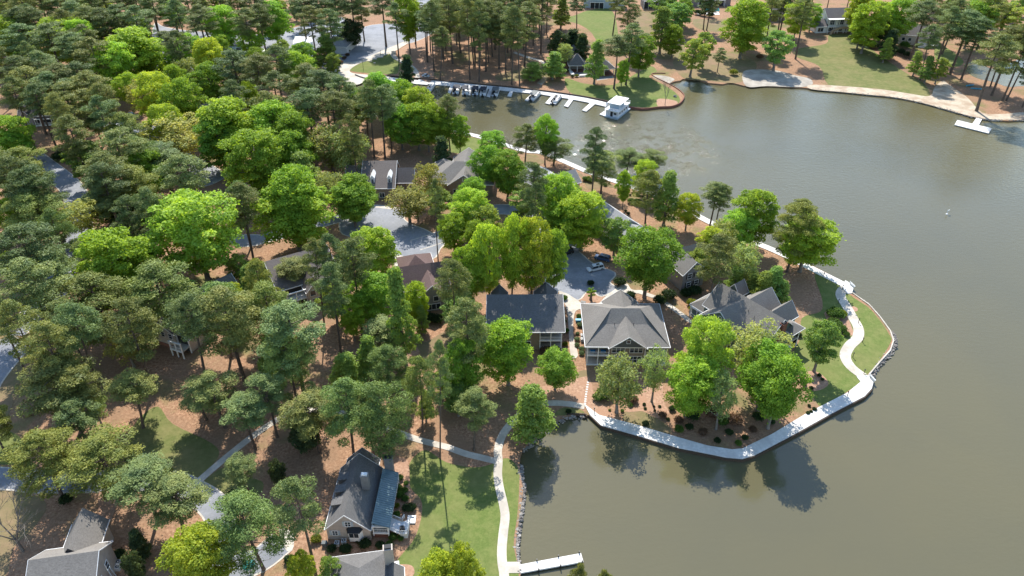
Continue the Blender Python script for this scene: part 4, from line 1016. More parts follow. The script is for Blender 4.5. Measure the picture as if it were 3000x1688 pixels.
        for zr in (rail or ()):
            r_ = MB().box(x0 + post, y0 + .05, zr + .95, x1 - post, y0 + .12, zr + 1.03).box(x0 + post, y0 + .05, zr + .08, x1 - post, y0 + .12, zr + .15)
            n = int((x1 - x0) / .3)
            for i in range(1, n): xx = x0 + (x1 - x0) * i / n; r_.box(xx - .02, y0 + .06, zr + .15, xx + .02, y0 + .11, zr + .95)
            s.part('railing', r_, s.trim)
        s.part('porch_screen_shade', MB().box(x0 + .1, y1 - .03, z0, x1 - .1, y1 + .02, z1), back)  # dark back panel stands in for the shade inside the porch
    def done(s):
        s.part('wall', s.W, s.wall)
        r_ = s.part('roof', s.Rf, s.roof)
        if s.Tr.v: s.Tr.build('fascia', s.trim, r_)
        return s

# 1 the grey hip-roofed duplex by the cove
H = House('hip_roof_house', 'tan two-storey house with big light grey hip roof and front gable facing the cove', T('h', 385, 1075), T('h', 1715, 1085), 6.6, 'side_tan', 'roof_grey')
L_, D_ = 19.3, 16.6
H.walls_box(5.6, 13.8, .0, D_, 5.9); H.walls_box(.15, 5.6, 3.2, D_, 5.9); H.walls_box(13.8, L_ - .15, 3.2, D_, 5.9); H.clear(-2, -4, 21, 19)
e0, e1, e2, e3 = (-.4, -.4, 5.85), (L_ + .4, -.4, 5.85), (L_ + .4, D_ + .4, 5.85), (-.4, D_ + .4, 5.85)
j0, j1, r0, r1 = (2.8, 5.4, 8.16), (16.7, 5.4, 8.16), (6.3, 8.7, 10.5), (13.2, 8.8, 10.5)
for f_ in ([e0, e1, j1, j0], [j0, j1, r1, r0], [e0, j0, r0], [e0, r0, e3], [e1, r1, j1], [e1, e2, r1], [e2, e3, r0, r1]): H.Rf.slab([(a, b_, c_ + .15) for a, b_, c_ in f_], .12)
for b_ in ((-.5, -.5, 5.7, L_ + .5, -.4, 6.0), (-.5, D_ + .4, 5.7, L_ + .5, D_ + .5, 6.0), (-.5, -.4, 5.7, -.4, D_ + .4, 6.0), (L_ + .4, -.4, 5.7, L_ + .5, D_ + .4, 6.0)): H.Tr.box(*b_)
H.gable(5.6, 13.8, -.6, 7.2, 6.15, 9.3, 'y', oh=.5, walls=False)
H.part('front_gable', MB().prism([(5.6, 0), (13.8, 0)][0:2] + [(13.8, .5), (5.6, .5)], 5.95, 6.1).add([(5.3, -.62, 6.1), (14.1, -.62, 6.1), (9.7, -.62, 9.25), (5.3, .2, 6.1), (14.1, .2, 6.1), (9.7, .2, 9.25)], [(0, 1, 2), (5, 4, 3), (0, 3, 4, 1), (1, 4, 5, 2), (2, 5, 3, 0)]), 'gable_dark', 'dark triangular front gable')
H.gable(5.4, 13.9, 9, D_ + 1.2, 5.9, 9.35, 'y', oh=.4)
H.win('f', 9.3, 7.3, .8, .9, -.62)
for u in (6.1, 10.35): H.win('f', u, 4.0, 3.0, 1.7, 0, 3, 2); H.win('f', u + .05, .9, 2.8, 1.9, 0, 3, 2)
for x0 in (.2, 13.9):
    H.porch(x0, x0 + 5.3, -.1, 3.15, 0, 5.6, 3, rail=(3.1,), floors=(3.1, .25))
for x in (1.1, 3.6): H.part('porch_cushion', MB().box(x, .9, 3.15, x + 1.2, 1.5, 3.6), 'cushion')
for y in (5, 9, 13): H.win('l', y, 3.8, 1.2, 1.4, .15)
H.pipes([(6.9, 5.2, 8.0), (11.5, 5.2, 8.0)]); H.done()

# 2 the long duplex in the middle (its roof mostly in tree shade)
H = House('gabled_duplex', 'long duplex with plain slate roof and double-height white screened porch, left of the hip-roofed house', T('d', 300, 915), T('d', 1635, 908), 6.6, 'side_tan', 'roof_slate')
H.clear(-3, -4, 21, 18)
H.walls_box(.1, 12.6, .3, 14, 6); H.walls_box(12.6, 18.2, 3, 14, 6)
H.gable(0, 18.3, 0, 14.6, 6.0, 9.1, 'x', walls=False, mid=10.9)
H.W.add([(.1, .3, 6), (.1, 14, 6), (.1, 10.9, 8.95), (.4, .3, 6), (.4, 14, 6), (.4, 10.9, 8.95)], [(0, 2, 1), (3, 4, 5), (0, 3, 5, 2), (1, 2, 5, 4), (0, 1, 4, 3)])
H.W.add([(17.9, .3, 6), (17.9, 14, 6), (17.9, 10.9, 8.95), (18.2, .3, 6), (18.2, 14, 6), (18.2, 10.9, 8.95)], [(0, 2, 1), (3, 4, 5), (0, 3, 5, 2), (1, 2, 5, 4), (0, 1, 4, 3)])
H.gable(12.0, 17.6, 12, 17.2, 5.6, 8.3, 'y', oh=.3); H.gable(0.8, 4.6, 12, 17.0, 5.6, 7.8, 'y', oh=.3)
H.porch(12.6, 18.1, 0, 3, 0, 5.75, 3, floors=(3.1, .2), rail=(3.1,))
for u in (1, 4.5, 8.2): H.win('f', u, 3.9, 2.2, 1.5, .3, 2, 2); H.win('f', u, .8, 2.2, 1.8, .3, 2, 1)
H.part('roof_seam', MB().box(4.05, .2, 6.4, 4.15, .3, 6.5), 'iron')
H.pipes([(6.2, 3.2, 6.9), (16.8, 6.4, 7.8)]); H.done()

# 3 reddish roof house
H = House('brown_roof_house', 'taupe and reddish shingled house with a rear hip wing beside the cul-de-sac', T('e', 1850, 370), T('e', 2500, 280), 10, 'side_grey', 'roof_red')
H.gable(0, 13, -5.6, 4.2, 5.4, 9.4, 'x'); H.hip(1.5, 10.5, 1, 10.5, 5.2, 8.6)
H.gable(4.6, 11.6, -9.4, -2, 5.2, 8.3, 'y')
H.win('f', 5.4, 3.2, 1.3, 1.5, -9.4); H.win('f', 8.3, 3.2, 1.3, 1.5, -9.4); H.win('f', 6.4, .6, 3.6, 1.7, -9.4, 3); H.win('f', 1.2, 1.0, 2.2, 1.5, -5.6, 2)
H.pipes([(8.5, -4, 7.8)]); H.done()

# 4 green cross-gabled house
H = House('cross_gable_house', 'dark green sided house with grey cross gables and a brown chimney near the point', T('k', 540, 590), T('k', 1210, 975), 11, 'side_green', 'roof_grey')
H.gable(-1, 18, -5.2, 5.2, 5.9, 10.3, 'x')
H.gable(1.2, 12.4, -9.0, 0, 5.7, 9.9, 'y')
H.gable(3.4, 11.2, 0, 9.4, 5.7, 9.4, 'y'); H.gable(11.2, 16.0, 0, 9.3, 6.2, 9.0, 'y')
H.gable(13.2, 15.6, -6.2, -1, 6.0, 7.8, 'y', oh=.3)
H.hip(-5.0, 0, -5.0, 3, 3.4, 5.8)
H.gable(-2.2, 1.6, 5.4, 8.6, 5.6, 8.2, 'y', oh=.3)
H.win('f', 2.6, 3.2, 2.2, 1.5, -9.0, 2, 2); H.win('f', 8.4, 3.2, 2.8, 1.5, -9.0, 3, 2); H.win('f', 2.6, .7, 2.2, 1.5, -9.0, 2); H.win('f', 8.4, .7, 2.8, 1.5, -9.0, 3); H.win('f', 6.4, 7.6, .7, .8, -9.0, name='gable_vent')
for y in (-3.6, .6): H.win('r', y, 3.6, 1.2, 1.6, 18, 1, 2)
H.chimney(18.05, -1.2, 0, 9.6, 1.0, 1.7, 'brick')
H.porch(16.2, 19.6, 3.2, 6.4, 0, 5.2, 2, floors=(2.8,), rail=(2.8,))
st = MB()
for i in range(9): st.box(19.7, 1.5 - i * .32, 2.6 - i * .29, 21.0, 1.8 - i * .32, 2.7 - i * .29)
H.part('stairs', st, 'side_blue', 'pale blue outside stairs')
H.hip(16.0, 19.8, 2.8, 6.6, 5.6, 7.0, walls=False)
H.porch(-5, -.5, -5.6, -4.8, 0, 3.0, 3, rail=(0.3,)); H.pipes([(6, 1.6, 9.2), (9.6, -2.1, 8.3), (12, -2.8, 8), (13, 2.5, 8.2)]); H.done()

# 5 grey house, left of centre
H = House('lean_ridge_house', 'weathered house with long tilted ridge and rear decks, left of the reddish roof', T('e', 130, 305), T('e', 900, 90), 10, 'side_cream', 'roof_brown')
H.gable(0, 16.5, -9, 2.0, 5.4, 9.4, 'x', mid=0)
H.gable(6.5, 11.5, -13.0, -6, 5.2, 7.8, 'y')
H.win('f', 7.2, 3.4, 1.4, 1.6, -13.0); H.win('f', 9.4, 3.4, 1.4, 1.6, -13.0); H.win('f', 7.6, .5, 2.6, 1.9, -13.0, 2)
H.porch(1.2, 6.4, -12.2, -9, 0, 5.2, 3, floors=(2.9,), rail=(2.9, .2)); H.done()

# 6 grey-brown house behind the big tree
H = House('grey_cottage', 'grey-brown two-storey cottage half hidden behind the big bright tree beside the green house', T('k', 90, 650), T('k', 260, 600), .6, 'side_grey', 'roof_grey')
H.gable(-1, 6.2, 0, 11, 5.6, 8.6, 'y'); H.gable(2.2, 11.5, 4, 10.5, 5.6, 8.8, 'x')
for u in (.6, 3.2): H.win('f', u, .8, 1.3, 1.5, 0, 1, 2, shutters='iron'); H.win('f', u, 3.6, 1.3, 1.5, 0, 1, 2, shutters='iron')
H.win('r', 1.4, 3.5, 1.2, 1.5, 6.2, 1, 2); H.done()

# 7 white house under the north boardwalk
H = House('white_house', 'white-walled house with two pale stepped roofs below the upper boardwalk', T('q', 1170, 720), T('q', 1640, 1030), 8.6, 'side_white', 'roof_light')
H.gable(-3, 13.8, -5.2, 2.0, 5.6, 8.0, 'x', mid=-1.2); H.gable(12.2, 20.6, -5.6, 3.2, 4.6, 6.8, 'x')
for y in (-3.6, -1.2, 1.2): H.win('r', y, 2.3, .9, 1.7, 20.6)
H.win('f', 14.5, 2.3, .9, 1.7, -5.6); H.win('f', 17.2, 2.3, .9, 1.7, -5.6); H.done()

# 8 grey roof by the boardwalk
H = House('boardwalk_house', 'low grey house with a folded gable roof beside the upper boardwalk', T('q', 40, 165), T('q', 330, 360), 8, 'side_cream', 'roof_light')
H.gable(0, 12.5, -6, 5.4, 4.4, 7.4, 'x'); H.gable(7.2, 14.6, -4, 9.8, 4.4, 7.2, 'y'); H.win('f', 2, 1, 2, 1.5, -6, 2); H.done()

# 9 dormered grey house
H = House('dormer_house', 'brown-grey house with narrow white dormers beyond the bare-tree cul-de-sac', T('r', 600, 622), T('r', 790, 620), 5, 'side_tan', 'roof_brown')
H.gable(-4.2, 6.4, 0, 15.4, 4.4, 9.0, 'x', mid=10.6); H.gable(-9.8, -4.1, 3.5, 13.5, 4.2, 7.9, 'x', mid=9.6); H.gable(6.4, 12.4, 4.5, 13.0, 4.2, 7.4, 'x', mid=8.4)
for x in (-1.3, 4.3):
    H.part('dormer', MB().box(x, 1.9, 5, x + 1.3, 5.4, 7.0).add([(x - .15, 1.75, 7.0), (x + 1.45, 1.75, 7.0), (x + .65, 1.75, 8.1), (x - .15, 6.4, 7.0), (x + 1.45, 6.4, 7.0), (x + .65, 6.4, 8.1)], [(0, 1, 2), (5, 4, 3), (0, 2, 5, 3), (1, 4, 5, 2), (0, 3, 4, 1)]), 'white')
    H.win('f', x + .3, 5.4, .7, 1.2, 1.9, 1, 2)
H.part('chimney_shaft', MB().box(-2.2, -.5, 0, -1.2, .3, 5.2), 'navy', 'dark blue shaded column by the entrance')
H.win('f', 1.5, .9, 1.6, 1.6, 0, 2); H.done()

# 10 grey hip with front gable, beyond cul-de-sac
H = House('twin_ridge_house', 'grey house with a hip roof and pale front gable, right of the dormered house', T('r', 1550, 550), T('r', 1910, 560), 5, 'side_tan', 'roof_grey')
H.hip(-2.2, 18.5, 0, 15.5, 4.4, 8.6, (5.2, 8.0), (12.5, 8.0)); H.gable(4.0, 14.2, -.8, 7, 4.4, 8.0, 'y'); H.gable(3.6, 13.4, 10, 20.0, 4.6, 8.0, 'y')
H.hip(-2.5, 3.5, 9, 16, 4.2, 7.2); H.win('f', 8.7, 5.9, .8, 1.0, -.8, name='gable_vent'); H.win('f', 5.4, .8, 1.4, 1.9, -.8); H.win('f', 10.2, .8, 1.4, 1.9, -.8); H.done()

# 11 cottage with the blue metal porch roof
H = House('blue_porch_house', 'cream gabled cottage with bay window and blue metal porch roof on the near lawn', T('b', 280, 1265), T('b', 850, 1275), .6, 'side_cream', 'roof_slate')
H.clear(-5, -5, 18, 18)
H.gable(0, 8.1, 0, 14.4, 3.1, 7.1, 'y', oh=.25, mid=3.9)
H.gable(1.0, 7.0, 13.5, 16.6, 3.4, 6.4, 'y', oh=.3)
for y in (3.6, 6.6, 9.6):                                         # dark dormers on the left slope
    H.part('dormer', MB().box(.6, y, 3.6, 2.6, y + 1.5, 5.3).slab([(.4, y - .2, 5.4), (3.0, y - .2, 6.0), (3.0, y + 1.7, 6.0), (.4, y + 1.7, 5.4)], .15), 'roof_slate')
    H.win('l', y + .3, 4.1, .9, 1.0, .6)
H.win('f', 1.05, 1.3, .95, 1.15, 0, 2, 2, shutters='side_blue'); H.win('f', 3.75, 3.9, .95, 1.2, 0, 2, 2, shutters='side_blue')
bay = H.part('bay_window', MB().prism([(3.9, .1), (4.3, -.85), (6.2, -.85), (6.8, .1)], .5, 3.1), 'white')
MB().box(4.4, -.9, 1.7, 5.2, -.84, 2.8).box(5.3, -.9, 1.7, 6.1, -.84, 2.8).build('pane', 'glass', bay)
MB().add([(3.7, .15, 3.1), (4.15, -1.05, 3.1), (6.4, -1.05, 3.1), (7.0, .15, 3.1), (4.3, .15, 3.8), (6.4, .15, 3.8)], [(0, 1, 4), (1, 2, 5, 4), (2, 3, 5), (0, 4, 5, 3), (3, 2, 1, 0)]).build('bay_roof', 'dark', bay)
mr = MB().slab([(8.55, .2, 4.5), (11.9, .2, 3.3), (11.6, 13.4, 3.3), (8.55, 13.4, 4.5)], .12)
po = H.part('porch_roof', mr, 'roof_metal', 'blue-green standing seam metal porch roof')
rb = MB()
for i in range(27):
    y = .3 + i * .5; rb.slab([(8.6, y, 4.56), (11.85, y, 3.37), (11.85, y + .06, 3.37), (8.6, y + .06, 4.56)], .06)
rb.build('roof_seams', 'roof_metal', po)
H.porch(8.5, 11.5, .4, 13.2, .6, 3.1, 2, floors=(1.5,), rail=(1.5,))
sc = MB().box(11.42, .6, 1.4, 11.5, 13.2, 1.6).box(11.42, .6, 2.3, 11.5, 13.2, 2.4)
for i in range(9): sc.box(11.4, .5 + i * 1.57, 1.4, 11.55, .65 + i * 1.57, 3.3)
H.part('porch_side', sc, 'white'); H.part('porch_screen_shade', MB().box(11.3, .6, 1.5, 11.36, 13.1, 3.1), 'screen_shade')
H.part('porch_base', MB().box(8.6, .6, .0, 11.3, 13, 1.2), 'brick')
H.W.box(-.05, -.05, 0, 8.05, 2.0, .35)
dk = MB().prism([(11.5, 1.2), (13.6, .2), (15.0, .3), (15.0, 3.6), (13.6, 3.0), (11.5, 3.9)], 1.35, 1.5)
dko = H.part('deck', dk, 'trim', 'small raised deck with white rails')
rl = MB()
def rail3(a, b_):
    n = max(2, int(math.dist(a, b_) / .28))
    for i in range(n + 1):
        x = a[0] + (b_[0] - a[0]) * i / n; y = a[1] + (b_[1] - a[1]) * i / n; w_ = .07 if i in (0, n) else .025
        rl.box(x - w_, y - w_, 1.5, x + w_, y + w_, 2.55)
    rl.tube((*a, 2.5), (*b_, 2.5), .06, .06, 4)
for a, b_ in (((11.5, 1.2), (13.6, .2)), ((13.6, .2), (15.0, .3)), ((15.0, .3), (15.0, 3.6)), ((11.5, 3.9), (13.6, 3.0)), ((13.6, 3.0), (13.9, 3.9))): rail3(a, b_)
rl.build('deck_railing', 'white', dko)
H.part('deck_skirt', MB().prism([(13.6, .4), (14.9, .5), (14.9, 3.3), (13.6, 2.8)], 0, 1.34), 'trim')
H.part('deck_table', MB().tube((13.9, 1.2, 1.5), (13.9, 1.2, 2.2), .5, .5, 12), 'dark')
H.chimney(8.9, 13.4, 0, 7.0, 1.7, 1.0, 'side_grey'); H.chimney(5.7, 7.2, 5.5, 9.0, 1.4, 1.0, 'side_grey', 'white')
H.done()

# 12 bottom left corner house
H = House('corner_house', 'large grey-roofed house cut by the bottom left corner with pale gable wall', T('l', 210, 1045), T('l', 1430, 880), 9.5, 'side_cream', 'roof_grey')
H.gable(0, 10.3, -7, 4.4, 5.4, 8.9, 'x', mid=0); H.gable(2.6, 8.2, 2, 9.8, 5.2, 8.7, 'y', mid=5.2, rakes=False)
H.clear(-3, -12, 14, 14)
for y in (-2.8, .4): H.win('r', y, 3.0, 1.0, 1.7, 10.3, 1, 2)
H.part('skylight', MB().slab([(2.6, -4.2, 6.95), (4.2, -4.2, 6.95), (4.2, -3.0, 7.55), (2.6, -3.0, 7.55)], .1), 'glass')
H.part('side_wing', MB().box(10.3, -6.5, 0, 12.0, -2.2, 3.2), 'side_cream'); H.part('trellis', MB().tube((11.5, -1, 0), (11.0, -.6, 4.5), .08, .08, 5).tube((11.5, .2, 0), (11.0, .2, 4.2), .08, .08, 5), 'side_blue')
H.done()

# 13 bottom centre chimney house
H = House('chimney_house', 'slate-roofed house at the bottom edge with a tall white-topped chimney', T('H', 0, 1365), T('H', 300, 1325), 7, 'side_cream', 'roof_slate')
H.hip(-1.5, 7.8, -9, 2.6, 4.6, 7.6); H.gable(7.0, 10.2, -9, -.6, 4.0, 5.6, 'y', oh=.3)
H.chimney(7.4, -.4, 0, 9.2, 1.5, 1.1, 'side_cream'); H.part('chimney_shoulder', MB().box(8.95, -.3, 0, 9.7, .6, 4.6), 'white'); H.done()

# 14 hidden gabled house in the western woods
H = House('woodland_house', 'pale gabled house with white corner deck almost hidden by pines in the western woods', T('D', 1190, 1090), T('D', 1440, 1170), 3.0, 'side_cream', 'roof_taupe')
H.gable(-2, 6.0, 0, 8, 5.2, 7.6, 'y'); H.gable(5, 9.6, .6, 7, 4.2, 6.2, 'y')
for u in (-.8, 1.6, 4.0): H.win('f', u, 3.2, 1.1, 1.4, 0, 1, 2)
H.porch(6.0, 9.8, -2.2, .6, 0, 4.4, 3, floors=(2.2,), rail=(2.2,), post=.25); H.part('brick_base', MB().box(-2.1, -.1, 0, 6.1, 8, 1.0), 'brick'); H.done()

# 15 dark shaded roof
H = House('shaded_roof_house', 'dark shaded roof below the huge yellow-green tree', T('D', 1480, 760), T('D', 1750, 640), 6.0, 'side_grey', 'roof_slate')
H.gable(0, 9.5, -4.5, 3, 4.0, 7.0, 'x'); H.win('f', 2, 1.6, 1.6, 1.4, -4.5, 2); H.done()

# 16 upper left woodland house
H = House('woodland_house', 'small grey house with steps at the upper left edge under tall pines', T('A', 170, 950), T('A', 380, 940), .6, 'side_grey', 'roof_taupe')
H.gable(0, 13, 0, 8, 4.2, 7.4, 'x'); H.gable(1, 5.5, -1.6, 4, 4.0, 6.6, 'y')
H.porch(6, 12.5, -2.0, 0, 0, 3.0, 4, rail=(.6,), floors=(.6,)); H.win('f', 2.4, 1.2, 1.6, 1.6, -1.6, 2)
st = MB()
for i in range(5): st.box(2.3, -2.0 - i * .35, 0, 4.3, -1.65 - i * .35, .9 - i * .17)
H.part('steps', st, 'concrete'); H.done()

# 17 chimneyed townhouse
H = House('townhouse', 'narrow townhouse with two slanted shed roofs and a brick chimney by the leafy grove', T('A', 1390, 980), T('A', 1560, 1060), .6, 'side_cream', 'roof_taupe')
H.W.box(0, 0, 0, 4.2, 12, 7.5); H.W.box(4.2, 2, 0, 9, 13, 7.0); H.clear(-2, -2, 11, 15)
H.Rf.slab([(-.3, -.3, 7.6), (4.2, -.3, 9.6), (4.2, 12.3, 9.6), (-.3, 12.3, 7.6)], .2).slab([(4.3, 1.7, 7.1), (9.3, 1.7, 9.2), (9.3, 13.3, 9.2), (4.3, 13.3, 7.1)], .2)
H.W.box(3.9, 0.05, 7.4, 4.15, 12, 9.35).box(8.7, 2, 6.9, 8.95, 13, 8.95)
H.chimney(9.0, 12, 0, 11.5, 1.6, 1.2, 'brick'); H.win('f', 1.4, 3.5, 1.2, 1.6, 0); H.done()

# 18 tiny white gable
H = House('garden_shed', 'small white gabled roof with dark chimney showing between the upper left trees', T('A', 1250, 580), T('A', 1320, 585), 3, 'side_white', 'roof_light')
H.gable(0, 7, 0, 7, 3.4, 6.2, 'y'); H.chimney(6, 4.5, 0, 7.6, 1.2, 1.2, 'gable_dark'); H.done()

# 19-22 commercial buildings by the car park
def flat(name, label, poly, h_, roof, walls, units=()):
    o = P(*T('p', *poly[0]), 5); ps = [(P(*T('p', *q_), h_ + GZ)[0] - o[0], P(*T('p', *q_), h_ + GZ)[1] - o[1]) for q_ in poly]
    r_ = thing(name, label, 'building', (o[0], o[1], GZ)); MB().prism(ps, 0, h_ - .3).build('wall', walls, r_)
    cx = sum(p_[0] for p_ in ps) / len(ps); cy = sum(p_[1] for p_ in ps) / len(ps)
    rf = MB().prism([(cx + (x - cx) * 1.04, cy + (y - cy) * 1.04) for x, y in ps], h_ - .3, h_).build('roof', roof, r_)
    for u, v, w_ in units: MB().box(cx + u, cy + v, h_ + .004, cx + u + w_, cy + v + w_ * .6, h_ + .8).build('roof_unit', 'gable_dark', rf)
    HOUSE_CLEAR.append([(o[0] + x, o[1] + y) for x, y in ps]); return r_
flat('flat_roof_building', 'long white flat-roofed building beside the upper left car park', [(780, 262), (860, 240), (1200, 268), (1215, 285), (1050, 345)], 5, 'roof_white', 'side_cream', ((-4, 0, 2),))
flat('flat_roof_building', 'square pale flat-roofed building with a grey front right of the parked white car', [(1495, 152), (1650, 158), (1665, 262), (1475, 225)], 5, 'roof_white', 'side_grey')
flat('flat_roof_building', 'low white building with two dark roof units behind the light green tree', [(1410, 285), (1470, 265), (1655, 285), (1660, 330), (1620, 375), (1500, 350)], 4, 'roof_white', 'brick', ((-2, 3, 2.2), (3.5, 3, 2.2)))
H = House('glazed_pavilion', 'pale pyramid-roofed building with a small white cupola above the boat ramp', T('p', 1800, 265), T('p', 1900, 270), 3, 'side_white', 'roof_light', 'building')
H.hip(-1, 10, 0, 13, 3.6, 6.6); H.part('cupola', MB().box(4, 5.6, 6, 5, 6.6, 7.6).box(3.8, 5.4, 7.6, 5.2, 6.8, 7.8), 'navy'); H.done()

# 23 lakeside pavilion
def pav(name, label, A, B, w_, d_, z0=3.2, z1=7.2):
    H = House(name, label, A, B, 3.8, 'dark', 'roof_slate', 'pavilion', 'trim')
    H.hip(0, w_, 0, d_, z0, z1, walls=False); H.clear(-2, -3, w_ + 2, d_ + 2)
    for x in (.1, w_ / 2, w_ - .35):
        for y in (.1, d_ - .35): H.part('post', MB().box(x, y, 0, x + .3, y + .3, z0), 'trim')
    H.part('floor', MB().box(-.3, -.3, 0, w_ + .3, d_ + .3, .2), 'brick')
    H.part('back_wall', MB().box(.6, d_ * .55, .2, w_ - .6, d_ * .6, z0 - .1), 'side_grey'); r_ = H.Rf; H.W = MB().box(w_ / 2 - .2, d_ / 2 - .2, z0 + .2, w_ / 2 + .2, d_ / 2 + .2, z1 - .4); H.done()
pav('pavilion', 'open pavilion with steep slate hip roof on white posts, left of the light green tree', T('B', 1720, 495), T('B', 1830, 495), 7.2, 7.0, 3.2, 7.8)
pav('pavilion', 'larger open pavilion with grey hip roof on white posts, right half of the pavilion pair', T('B', 1905, 530), T('B', 2055, 518), 10.0, 10, 3.2, 7.2)
pav('pavilion', 'rear pavilion whose dark pyramid roof rises behind the left open pavilion', T('B', 1705, 440), T('B', 1800, 435), 7.5, 8, 3.4, 8.2)

# 24 mansion
H = House('mansion', 'white two-storey mansion with tall columns and curved arched stair above the big lawn', T('C', 1075, 245), T('C', 1240, 240), .6, 'side_white', 'roof_taupe')
H.gable(0, 15, 0, 12, 7.0, 11, 'x'); H.gable(15, 20, 1, 11, 6.0, 9, 'x'); H.gable(-6, 0, -1, 8, 3.6, 6, 'x')
for x in (0, 4, 5.6, 9, 10.6, 14.7): H.part('column', MB().box(x, -2, 0, x + .35, -1.65, 7), 'white')
H.part('balcony', MB().box(-.2, -2.2, 3.2, 15.2, 0, 3.5), 'white'); H.part('roof_overhang', MB().box(-.3, -2.3, 7.0, 15.3, 0, 7.3), 'white')
for u in (1, 6.2, 11): H.win('f', u, 4, 2.8, 2.4, 0, 3, 2); H.win('f', u, .6, 2.8, 2.2, 0, 3)
H.win('f', 16, 3.5, 2.8, 1.8, 1, 3); H.win('f', -5, .8, 3, 2, -1, 2)
ar = MB()
for i in range(12):
    a0, a1 = math.pi * i / 12, math.pi * (i + 1) / 12
    ar.hexa([(7.5 + 6 * math.cos(a), -4.4 + dy, .0 + 3.0 * math.sin(a)) for a, dy in ((a0, 0), (a1, 0), (a1, 1.2), (a0, 1.2))], [(7.5 + 6.8 * math.cos(a), -4.4 + dy, .1 + 3.8 * math.sin(a)) for a, dy in ((a0, 0), (a1, 0), (a1, 1.2), (a0, 1.2))])
H.part('arched_stair', ar, 'sand'); H.chimney(14, 6, 8, 12.4, 1.2, 1.2, 'gable_dark'); H.done()
# 25 grey-decked house
H = House('deck_house', 'grey roofed cream house with a white railed deck among the upper right pines', T('C', 1610, 330), T('C', 1830, 350), .6, 'side_cream', 'roof_taupe')
H.gable(0, 14, 0, 13, 5, 9, 'x'); H.gable(9, 20, 2, 12, 5, 8.6, 'x'); H.win('f', 2, 2, 1.4, 1.5, 0); H.win('f', 5, 2, 1.4, 1.5, 0); H.win('f', 14.5, 2.4, 3, 2.2, 2, 2)
rl = MB()
for a, b_ in (((10, -3.2), (17, -3.2)), ((10, -3.2), (10, 0)), ((17, -3.2), (17, 2))): rail3(a, b_)
H.part('deck', MB().box(10, -3.2, 1.3, 17, 0, 1.5), 'white'); H.part('deck_railing', rl, 'white'); H.part('deck_lattice', MB().box(10, -3.1, 0, 17, -3.0, 1.29), 'trim'); H.done()
# 26-28 top edge houses
H = House('pale_house', 'pale blue sided house cut by the top edge left of the golf-green lawn', T('B', 1850, 60), T('B', 2030, 65), .6, 'side_blue', 'roof_taupe')
H.gable(-2, 22, 0, 10, 6, 9, 'x'); H.porch(2, 10, -2, 0, 0, 3.6, 4); H.win('f', 14, 1, 3, 2, 0, 3); H.done()
H = House('dark_house', 'dark glazed house at the top edge beyond the brown-leafed pine', T('B', 2270, 65), T('B', 2360, 65), .6, 'side_grey', 'roof_taupe')
H.gable(0, 12, 0, 9, 5, 8, 'x'); H.porch(.4, 11.5, -2, 0, 0, 4.4, 5); H.done()
H = House('pool_house', 'dark roofed house behind the swimming pool at the top edge', T('C', 60, 50), T('C', 330, 45), .6, 'side_grey', 'roof_slate')
H.gable(0, 24, 0, 10, 4.5, 8, 'x'); H.porch(4, 20, -2, 0, 0, 3.6, 5); H.done()
sheet('pool_terrace', "C 100,85 270,90 280,112 110,110", 3, 'concrete_new', False)
pw = bpy.data.materials.new("pool_water"); pw.use_nodes = True
pw.node_tree.nodes["Principled BSDF"].inputs['Base Color'].default_value = (.03, .22, .26, 1); pw.node_tree.nodes["Principled BSDF"].inputs['Roughness'].default_value = .08
MT['pool'] = pw
sheet('pool_water', "C 160,66 275,64 278,86 165,84", 4, 'pool', False)
H = House('pine_house', 'small white-windowed house behind the leaning pines, left of the white mansion', T('C', 665, 160), T('C', 740, 160), .6, 'side_grey', 'roof_taupe')
H.gable(-2, 9, 0, 8, 4.5, 7, 'x'); H.win('f', 0, 1.4, 2.6, 1.8, 0, 3, 2); H.win('f', 4, 1.4, 2.6, 1.8, 0, 3, 2); H.done()
# @@OBJECTS
# ------------------------------------------------------------ docks, boats, cars and small things
AUTO = []        # (object, look, photo point): labelled from the landmarks once everything stands
def ang(a, b_): return math.atan2(b_[1] - a[1], b_[0] - a[0])

DZ = .45
def dock_poly(name, ps, label, z=DZ, mat='concrete_new', group=None, piles=()):
    o = MB().prism(ps, z - .32, z).build(name, mat); tag(o, label, 'dock', group)
    MB().prism([(sum(p_[0] for p_ in ps) / len(ps) + (x - sum(p_[0] for p_ in ps) / len(ps)) * .97, sum(p_[1] for p_ in ps) / len(ps) + (y - sum(p_[1] for p_ in ps) / len(ps)) * .97) for x, y in ps], -.3, z - .325).build('float', 'dark', o)
    for x, y in piles: MB().tube((x, y, -1), (x, y, z + .5), .12, .12, 8).build('pile', 'iron', o)
    return o
dp = [P(x, y, DZ) for x, y in pts("m 100,113 500,145 900,183 1300,219 1500,240 1700,270 1900,315 2145,375 2110,412 1930,370 1730,330 1600,312 1400,278 1240,262 1000,238 700,208 400,186 80,160")]
dock_poly('marina_dock', dp, 'long pale marina walkway running along the dark seawall to the houseboat')
dock_poly('marina_dock', [P(x, y, DZ) for x, y in pts("B 345,598 370,583 590,607 660,618 650,640 560,633 400,615")], 'bright landing pad of the marina beside the boat ramp', z=.5)
FING = ["255,165 190,258 215,268 285,172", "440,185 412,262 440,270 475,192", "640,205 632,285 655,292 668,208", "862,222 828,300 868,310 892,226", "1085,235 1055,298 1095,305 1118,240",
        "1330,262 1242,342 1275,352 1368,270", "1540,285 1462,375 1510,388 1590,298", "1725,322 1665,405 1708,418 1770,332", "1945,375 1858,452 1905,465 2000,385", "2130,440 2048,495 2095,512 2150,460"]
fl = ['leftmost', 'second', 'third', 'fourth', 'fifth', 'sixth', 'seventh', 'eighth', 'ninth', 'tenth']
